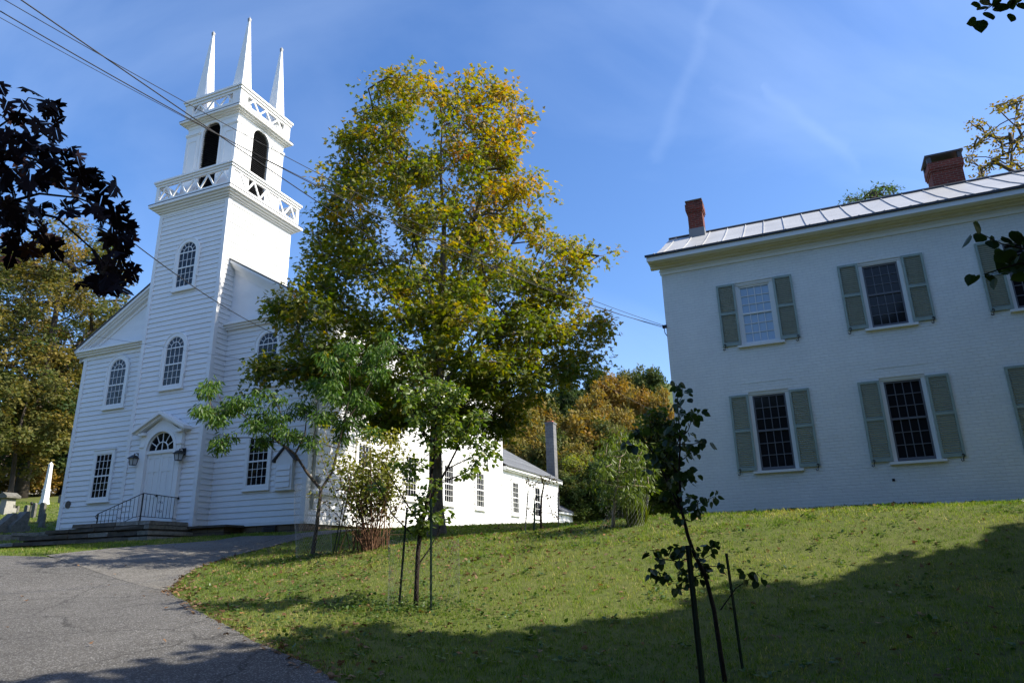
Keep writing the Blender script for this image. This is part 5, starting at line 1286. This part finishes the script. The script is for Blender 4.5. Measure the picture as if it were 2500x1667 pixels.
# behind the house
b = at(2330, 900, 42); h = hgt(2330, 235, 42, b); rng = np.random.default_rng(151)
C = [tuple(P(x + rng.normal() * 9, y + rng.normal() * 8, 42 + rng.normal() * 1.6)) for x, y in ((2245, 290), (2230, 340), (2225, 370), (2260, 330), (2275, 300), (2290, 250), (2310, 240), (2335, 235), (2350, 260), (2320, 290), (2345, 320), (2300, 330), (2335, 350), (2310, 370), (2280, 370), (2350, 380), (2265, 385), (2370, 290), (2390, 330), (2400, 250), (2420, 300), (2430, 360), (2250, 400), (2320, 400), (2350, 420)) for _ in range(4)]
GL = leaf_mat('sparse_gold_leaves', [(0, (.07, .075, .02)), (.5, (.22, .17, .03)), (1, (.26, .17, .06))], .35)
make_tree("sparse_tree", b, [b - Vector((0, 0, .4)), b + Vector((0, 0, h * .5)), P(2320, 420, 42), P(2325, 330, 42), P(2335, 250, 42)], [.3, .2, .12, .06, .02], C, .42, 15, .22, 'oval', GL, lambda p, i, r: .5 + r.normal(size=len(p)) * .25, 152, "sparse golden tree showing its branches behind the large chimney", barkm=M['bark_far'], tip_r=.018, sides=4, flat=.5)
b = at(2005, 900, 46); h = hgt(2010, 428, 46, b); C = [tuple(P(x + rng.normal() * 7, y + rng.normal() * 5, 46 + rng.normal())) for x, y in ((1950, 462), (1965, 455), (1985, 452), (2005, 440), (2030, 432), (2050, 435), (2045, 450), (2020, 455), (2000, 470), (1975, 480), (2040, 480)) for _ in range(5)]
make_tree("green_tree", b, [b - Vector((0, 0, .4)), b + Vector((0, 0, h * .6)), P(2005, 470, 46)], [.3, .2, .05], C, .45, 26, .22, 'long', leaf_mat('locust_leaves', [(0, (.05, .095, .02)), (1, (.10, .15, .035))], .3), lambda p, i, r: r.random(len(p)), 155, "green tree top showing over the metal roof between the chimneys", barkm=M['bark_far'], tip_r=.015, sides=4)
# wooded hillside beyond the church
protos = []
spec = [("rust_tree", 9, 12, .82, .10, "rust-orange tree on the wooded hillside"), ("dark_green_tree", 9, 13, .10, .08, "dark green tree on the wooded hillside"), ("olive_tree", 9, 11, .46, .12, "olive and gold tree on the wooded hillside"), ("brown_tree", 9, 11, .66, .12, "brown-gold tree on the wooded hillside"), ("green_tree", 8, 12, .25, .10, "mid green tree on the wooded hillside")]
for i, (nm, w, h, t0, sp, lab) in enumerate(spec): protos.append(bg_tree(nm, (0, 0, 0), w, h, .6, 130, 75, .40, t0, sp, 200 + i * 3, lab, "trees on the wooded hillside", hollow=.5, rad=1.15))
rng = np.random.default_rng(64); used = set()
def cr(x, y): return (1148 + .5712 * x) / 1.0629, (806 + .5712 * y) / 1.0629
place = [(cr(640, 192), 82, 230, 0), (cr(555, 268), 74, 210, 0), (cr(725, 150), 96, 150, 2), (cr(815, 140), 92, 140, 4), (cr(430, 205), 88, 150, 1), (cr(300, 255), 76, 210, 3), (cr(520, 335), 66, 250, 3), (cr(235, 330), 68, 230, 3), (cr(640, 375), 64, 180, 2), (cr(760, 250), 78, 190, 0), (cr(150, 290), 84, 180, 4), (cr(360, 430), 60, 210, 2), (cr(190, 460), 62, 200, 3), (cr(700, 330), 68, 170, 3),
         (cr(580, 160), 100, 120, 1), (cr(850, 260), 74, 170, 0), (cr(60, 250), 90, 190, 3), (cr(460, 480), 57, 190, 3), (cr(-60, 230), 94, 200, 2), (cr(560, 560), 54, 200, 1), (cr(420, 600), 53, 180, 4), (cr(700, 560), 54, 200, 1), (cr(330, 320), 92, 150, 1), (cr(480, 240), 100, 150, 2), (cr(300, 640), 52, 160, 4)]
for (x, yt), D_, wpx, k in place:
    b = at(x, 1200, D_); sz_ = (P(x, yt, D_).z - b.z) / spec[k][2]; sx_ = wpx * .5712 / 1704 * D_ / spec[k][1] * 1.05
    o = protos[k] if k not in used else copy_tree(protos[k]); used.add(k)
    o.location = b; o.scale = (sx_, sx_, max(sz_, .35)); o.rotation_euler = (0, 0, rng.uniform(0, 6.28))
for i in range(130):
    y = rng.uniform(72, 185); x = rng.uniform(-1.1, 1.1) * y
    if x / y < -.05 and y < 95: continue
    if (gz(x, y) + 13) / y > (.262 if -.1 < x / y < .5 else .33): continue
    k = int(rng.choice([0, 0, 2, 3, 3, 1, 4])); o = copy_tree(protos[k]); s_ = rng.uniform(.8, 1.25); o.location = (x, y, gz(x, y)); o.scale = (s_, s_, s_); o.rotation_euler = (0, 0, rng.uniform(0, 6.28))
# shrubs and small trees between the church and the house
BG = leaf_mat('sunlit_shrub_leaves', [(0, (.040, .075, .016)), (.5, (.12, .165, .028)), (1, (.28, .28, .045))], .42, .42, .4)
for x, yt, D_, w, t0, n, seed, lab in ((1335, 1035, 55, 4.4, .74, 95, 301, "yellow-green shrub just beyond the church's low rear shed"), (1375, 1100, 54, 3.0, .42, 50, 309, "low olive shrub behind the pale-stemmed netted tree"), (1535, 930, 25.0, 2.3, .14, 90, 313, "dark broad-leaved shrub at the house corner"), (1560, 1010, 24, 1.9, .12, 60, 317, "dark lower shrub against the house corner"), (1465, 1100, 28, 2.4, .08, 60, 321, "dark undergrowth shrub behind the netted sapling")):
    b = at(x, 1190, D_); bg_tree("shrub", b, w, hgt(x, yt, D_, b), .15, n, 60, .15 if seed != 305 else .17, t0, .12, seed, lab, kind='oval', rad=.55 if D_ > 40 else .38, m=BG, hollow=.4)
b = G(1243, 1217, 15, 45); fd = b.y
fC = [tuple(P(x + rng.normal() * 4, y + rng.normal() * 4, fd)) for x, y in ((1215, 1095), (1232, 1090), (1248, 1098), (1262, 1095), (1272, 1105), (1240, 1108), (1256, 1112), (1228, 1112), (1216, 1105)) for _ in range(2)] + [tuple(P(x, y, fd)) for x, y in ((1225, 1175), (1216, 1165), (1268, 1178), (1262, 1160), (1280, 1185), (1230, 1140), (1262, 1138))]
make_tree("bare_sapling", b, [b - Vector((0, 0, .1)), P(1242, 1180, fd), P(1244, 1140, fd), P(1250, 1110, fd)], [.035, .03, .024, .016], fC, .10, 9, .06, 'oval', SL_, lambda p, i, r: .15 + r.random(len(p)) * .3, 331, "nearly bare sapling in front of the church's rear wing", barkm=M['bark_dark'], tip_r=.004, rmax=.010)
stake((1213, 1128), (1206, 1218), fd, "slim dark stake left of the bare sapling", M['stake_grey'], "stakes round young trees", .03)
stake((1228, 1156), (1227, 1218), fd - .2, "short dark green stake close beside the bare sapling", M['stake_green'], "stakes round young trees", .05)
stake((1282, 1130), (1283, 1216), fd + .1, "slim dark stake right of the bare sapling", M['stake_grey'], "stakes round young trees", .03)
b = G(1408, 1212, 15, 40); nd = b.y
nC = [tuple(P(x + rng.normal() * 7, y + rng.normal() * 7, nd + rng.normal() * .4)) for x, y in ((1385, 1040), (1400, 1020), (1420, 1005), (1445, 1015), (1465, 1035), (1410, 1050), (1435, 1045), (1460, 1065), (1385, 1075), (1410, 1085), (1440, 1085), (1475, 1090), (1490, 1075), (1395, 1110), (1425, 1115), (1455, 1115), (1480, 1120), (1375, 1100), (1405, 1140), (1440, 1140)) for _ in (0, 1)]
make_tree("netted_sapling", b, [b - Vector((0, 0, .1)), P(1409, 1180, nd), P(1412, 1150, nd), P(1418, 1110, nd), P(1425, 1050, nd)], [.045, .04, .035, .03, .012], nC, .30, 60, .12, 'long', BG, lambda p, i, r: .22 + r.random(len(p)) * .35, 341, "small drooping green tree with pale stem and bird netting left of the house", barkm=mat('pale_bark', (.30, .24, .18), .85, .2, noise=(10, .4, None)), tip_r=.005, droop=1.0, rmax=.012)
cage(b + Vector((.2, 0, 0)), .5, .75, "sagging bird netting cage round the pale sapling", (.3, 0), .10, .0014, rtop=.35)
b = G(1463, 1205, 15, 40); rng = np.random.default_rng(351); n = 170; a = rng.uniform(0, 6.28, n); r = rng.random(n) ** .5 * .22
tuft = empty("grass_clump", b, 0, "tall ornamental grass clump left of the house corner", "grass clump")
tip = np.stack([np.cos(a) * .5, np.sin(a) * .5, np.full(n, 1.4)], 1) + rng.normal(size=(n, 3)) * .2; nr = np.stack([np.cos(a), np.sin(a), np.zeros(n)], 1) + rng.normal(size=(n, 3)) * .3
link("blades", leaf_mesh("blades", np.stack([np.cos(a) * r, np.sin(a) * r, np.zeros(n)], 1), tip, nr, rng.uniform(.3, .65, n), .25 + rng.random(n) * .4, 'blade', BG, .1, .3), tuft)

# ------------------------------------------------------------------ overhead cables
def cable(pts, sag, rad, label):
    a, e = Vector(pts[0]), Vector(pts[1]); n = 40; path = [a.lerp(e, i / n) + Vector((0, 0, -4 * sag * (i / n) * (1 - i / n))) for i in range(n + 1)]
    mb = MB(); mb.tube([p - a for p in path], rad, 5); o = mb.build("overhead_cable", [M['wire']], None, a); return tag(o, label, "cable", "cables strung from the street to church and house")
def through(p, e, sag, t0): return (p + Vector((0, 0, sag * 4 * t0 * (1 - t0))) - e * t0) / (1 - t0)
ha = HW(-.08, -.05, 6.53)
for (x, y), sag, rad, lab in (((10, 0), .70, .0065, "uppermost cable ending at the house corner"), ((0, 26), .90, .009, "middle thicker cable ending at the house corner"), ((0, 41), .70, .005, "lowest thin cable ending at the house corner")):
    p = P(x, y, 8); e = ha + Vector((0, 0, .04 if y == 0 else 0 if y == 26 else -.04)); cable((through(p, e, sag, .2), e), sag, rad, lab)
p = P(48, 0, 8); q = P(1442, 906, 36); e = q + (q - p) * .3; e.z += .2; cable((through(p, e, .65, .15), e), .65, .011, "thick twisted cable passing the maple towards the hillside")
q = CW(3.5, D - .2, 6.50); p = P(305, 557, 12); cable((through(p, q, .9, .5), q), .9, .011, "service cable dropping to the bracket on the church front")
q = CW(1.66, D - .1, 6.0); p = P(190, 765, 24); cable((p + (p - q) * 1.2, q), .05, .005, "thin cable crossing the church front to the right arched window")

# ------------------------------------------------------------------ lawn grass and fallen leaves
def poly_mask(x, y, poly):
    inside = np.zeros(len(x), bool); j = len(poly) - 1
    for i in range(len(poly)):
        xi, yi, xj, yj = *poly[i], *poly[j]
        c = ((yi > y) != (yj > y)) & (x < (xj - xi) * (y - yi) / (yj - yi + 1e-12) + xi); inside ^= c; j = i
    return inside
paved = [LEDGE + REDGE[::-1], d_left + d_right[::-1]]
ch_poly = [tuple(CW(s_, b_).xy) for s_, b_ in ((-8.1, .7), (-3.75, .7), (-3.75, -.05), (0, -.05), (.1, .6), (4.4, .7), (4.4, 31), (-8.1, 31))]
st_poly = [tuple(CW(s_, b_).xy) for s_, b_ in ((-7.3, -2.0), (.3, -2.0), (.3, 0), (-7.3, 0))]
ho_poly = [tuple(HW(s_, b_).xy) for s_, b_ in ((-.02, -.02), (13.2, -.02), (13.2, 8.6), (-.02, 8.6))]
def free(x, y):
    m = np.ones(len(x), bool)
    for p in paved + [ch_poly, st_poly, ho_poly]: m &= ~poly_mask(x, y, p)
    return m
GR = leaf_mat('grass_blades', [(0, (.060, .125, .016)), (.5, (.160, .240, .034)), (.8, (.30, .31, .075)), (1, (.52, .44, .21))], .42, .5, .25)
rng = np.random.default_rng(500)
def blades(name, n, xr, yr, h0, h1, w, dens):
    x = rng.uniform(*xr, n); y = rng.uniform(*yr, n); k = free(x, y) & (rng.random(n) < dens(x, y)) & (np.abs(x) < .95 * y + 3); x, y = x[k], y[k]; n = len(x)
    m_ = n // 9; q = rng.integers(0, max(m_, 1), n); cl_ = rng.random(n) < .62; x = np.where(cl_, x[q] + rng.normal(size=n) * .035, x); y = np.where(cl_, y[q] + rng.normal(size=n) * .035, y); hk = np.where(cl_, rng.uniform(.7, 1.35, max(m_, 1))[q], .8); tk = np.where(cl_, rng.normal(size=max(m_, 1))[q] * .12, 0)
    z = ground_np(x, y); a = rng.uniform(0, 6.283, n); h = rng.uniform(h0, h1, n); lean = rng.uniform(.15, .9, n) * h; b = rng.uniform(0, 6.283, n)
    patch = np.sin(x * 1.7 + np.sin(y * 1.1) * 2) * np.sin(y * 1.9 + x * .6) * .5 + np.sin(x * .45 + 1) * np.sin(y * .6) * .5
    h *= (1 + .3 * patch) * hk
    dx, dy = np.cos(a) * w, np.sin(a) * w; lx, ly = np.cos(b) * lean, np.sin(b) * lean
    V = np.stack([np.stack([x - dx, y - dy, z - .01], 1), np.stack([x + dx, y + dy, z - .01], 1), np.stack([x + dx * .6 + lx * .4, y + dy * .6 + ly * .4, z + h * .62], 1), np.stack([x + lx, y + ly, z + h], 1), np.stack([x - dx * .6 + lx * .4, y - dy * .6 + ly * .4, z + h * .62], 1)], 1).reshape(-1, 3)
    i = np.arange(n)[:, None] * 5; f = (i + np.array([0, 1, 2, 3, 4])[None, :]).ravel()
    t = np.clip(np.where(np.sin(x * .9 + 2 * np.sin(y * .5)) * np.sin(y * .8 + x * .35) > .55, .62, .44) + .24 * patch + tk + rng.normal(size=n) * .16 + (rng.random(n) > .95) * .35, 0, 1)
    return tag(link(name, np_mesh(name, V, f, np.full(n, 5), GR, attrs={'tint': t})), kind='stuff')
blades("grass", 330000, (-9, 14), (5, 15), .028, .060, .0030, lambda x, y: np.clip(1.15 - (y - 5) * .05, .5, 1))
blades("grass", 190000, (-16, 18), (14.5, 26), .035, .075, .0055, lambda x, y: np.ones(len(x)))
blades("grass", 120000, (-40, 12), (25, 46), .05, .10, .011, lambda x, y: np.ones(len(x)))
# longer tufts along edges and round the trunks
def tufts(cx_, cy_, n, spread, h0, h1, w):
    x = cx_ + rng.normal(size=n) * spread; y = cy_ + rng.normal(size=n) * spread; return x, y
DL = leaf_mat('fallen_dry_leaves', [(0, (.075, .038, .020)), (.45, (.17, .095, .050)), (.85, (.25, .17, .11)), (1, (.28, .14, .05))], .2, .7, .15)
def litter(name, x, y, size, lift=.012, flat=.35):
    n = len(x); z = ground_np(x, y) + rng.uniform(lift, lift + .045, n); tip = rng.normal(size=(n, 3)); tip[:, 2] *= .35; nr = rng.normal(size=(n, 3)) * flat; nr[:, 2] += 1
    return tag(link(name, leaf_mesh(name, np.stack([x, y, z], 1), tip, nr, size * rng.uniform(.55, 1.2, n), rng.random(n), 'maple', DL, .35, rng.uniform(-.2, .5))), kind='stuff')
X = []; Y = []
def add(x, y): X.append(x); Y.append(y)
n = 2400; add(rng.normal(size=n) * 4.2 - 1.6, 17.0 + rng.normal(size=n) * 3.4)
n = 520; add(rng.uniform(-7, 12, n), rng.uniform(6, 17, n)); n = 500; add(rng.normal(size=n) * 2.0 - 3.6, 14 + rng.normal(size=n) * 2.5); n = 500; add(rng.uniform(-5, 5, n), rng.uniform(22, 40, n)); n = 250; add(rng.normal(size=n) * 1.0 - 4.6, 19.2 + rng.normal(size=n) * .8)
x, y = np.concatenate(X), np.concatenate(Y); k = free(x, y); litter("fallen_leaves", x[k], y[k], .080)
# drift of leaves along the kerb of the road, a few blown on to the paving
pts = np.array(road_edge + d_right[:5]); i = rng.integers(0, len(pts) - 1, 420); t = rng.random(420); e = pts[i] + (pts[i + 1] - pts[i]) * t[:, None] if False else pts[i] * (1 - t[:, None]) + pts[np.minimum(i + 1, len(pts) - 1)] * t[:, None]
e = e + np.stack([np.abs(rng.normal(size=420)) * .22 - .06, rng.normal(size=420) * .10], 1); d = np.hypot(np.diff(pts[:, 0])[np.minimum(i, len(pts) - 2)], np.diff(pts[:, 1])[np.minimum(i, len(pts) - 2)]); e = e[d < 2.5]
litter("leaf_drift", e[:, 0], e[:, 1], .085, .01)
n = 60; litter("blown_leaves", rng.uniform(-13, -3, n), rng.uniform(9, 22, n), .07, .035, .2)
# low clover and ground ivy round the young tree
WL = leaf_mat('clover_leaves', [(0, (.040, .090, .016)), (1, (.10, .15, .03))], .35, .4, .3)
n = 1600; x = np.concatenate([b1.x + rng.normal(size=n // 2) * .8 - .3, base_p.x + rng.normal(size=n // 4) * .5 + .1, rng.uniform(-4.5, 0, n - n // 2 - n // 4)]); y = np.concatenate([b1.y + rng.normal(size=n // 2) * .35 - .1, base_p.y + rng.normal(size=n // 4) * .3, rng.uniform(9.5, 11, n - n // 2 - n // 4)])
k = free(x, y); x, y = x[k], y[k]; n = len(x); tip = rng.normal(size=(n, 3)); tip[:, 2] *= .3; nr = rng.normal(size=(n, 3)) * .45; nr[:, 2] += 1
tag(link("clover", leaf_mesh("clover", np.stack([x, y, ground_np(x, y) + rng.uniform(.03, .10, n)], 1), tip, nr, rng.uniform(.03, .06, n), rng.random(n), 'heart', WL)), kind='stuff')

# broad-leaved weeds in the turf, grit along the paving edge
n = 5200; q = rng.integers(0, 420, n); wx, wy = rng.uniform(-7, 13, 420), rng.uniform(6.5, 19, 420); x = wx[q] + rng.normal(size=n) * .09; y = wy[q] + rng.normal(size=n) * .09; k = free(x, y); x, y = x[k], y[k]; n = len(x)
tip = rng.normal(size=(n, 3)); tip[:, 2] = np.abs(tip[:, 2]) * .35; nr = rng.normal(size=(n, 3)) * .35; nr[:, 2] += 1
WD = leaf_mat('turf_weeds', [(0, (.030, .075, .014)), (1, (.09, .15, .03))], .3, .4, .35)
tag(link("weeds", leaf_mesh("weeds", np.stack([x, y, ground_np(x, y) + rng.uniform(.02, .055, n)], 1), tip, nr, rng.uniform(.035, .085, n), rng.random(n), 'oval', WD, .2, .2)), kind='stuff')
n = 2600; i = rng.integers(0, len(pts) - 1, n); t = rng.random(n)[:, None]; e = pts[i] * (1 - t) + pts[i + 1] * t; ok = np.hypot(*(pts[i + 1] - pts[i]).T) < 2.5; e = e[ok] + np.stack([-np.abs(rng.normal(size=ok.sum())) * .30 + .05, rng.normal(size=ok.sum()) * .12], 1); n = len(e)
GT = leaf_mat('grit', [(0, (.10, .09, .08)), (1, (.32, .29, .25))], 0, .9, .1)
nr = rng.normal(size=(n, 3)) * .15; nr[:, 2] += 1; tag(link("grit", leaf_mesh("grit", np.concatenate([e, (ground_np(e[:, 0], e[:, 1]) + .028)[:, None]], 1), rng.normal(size=(n, 3)) * [1, 1, .05], nr, rng.uniform(.008, .020, n), rng.random(n), 'heart', GT, .3)), kind='stuff')
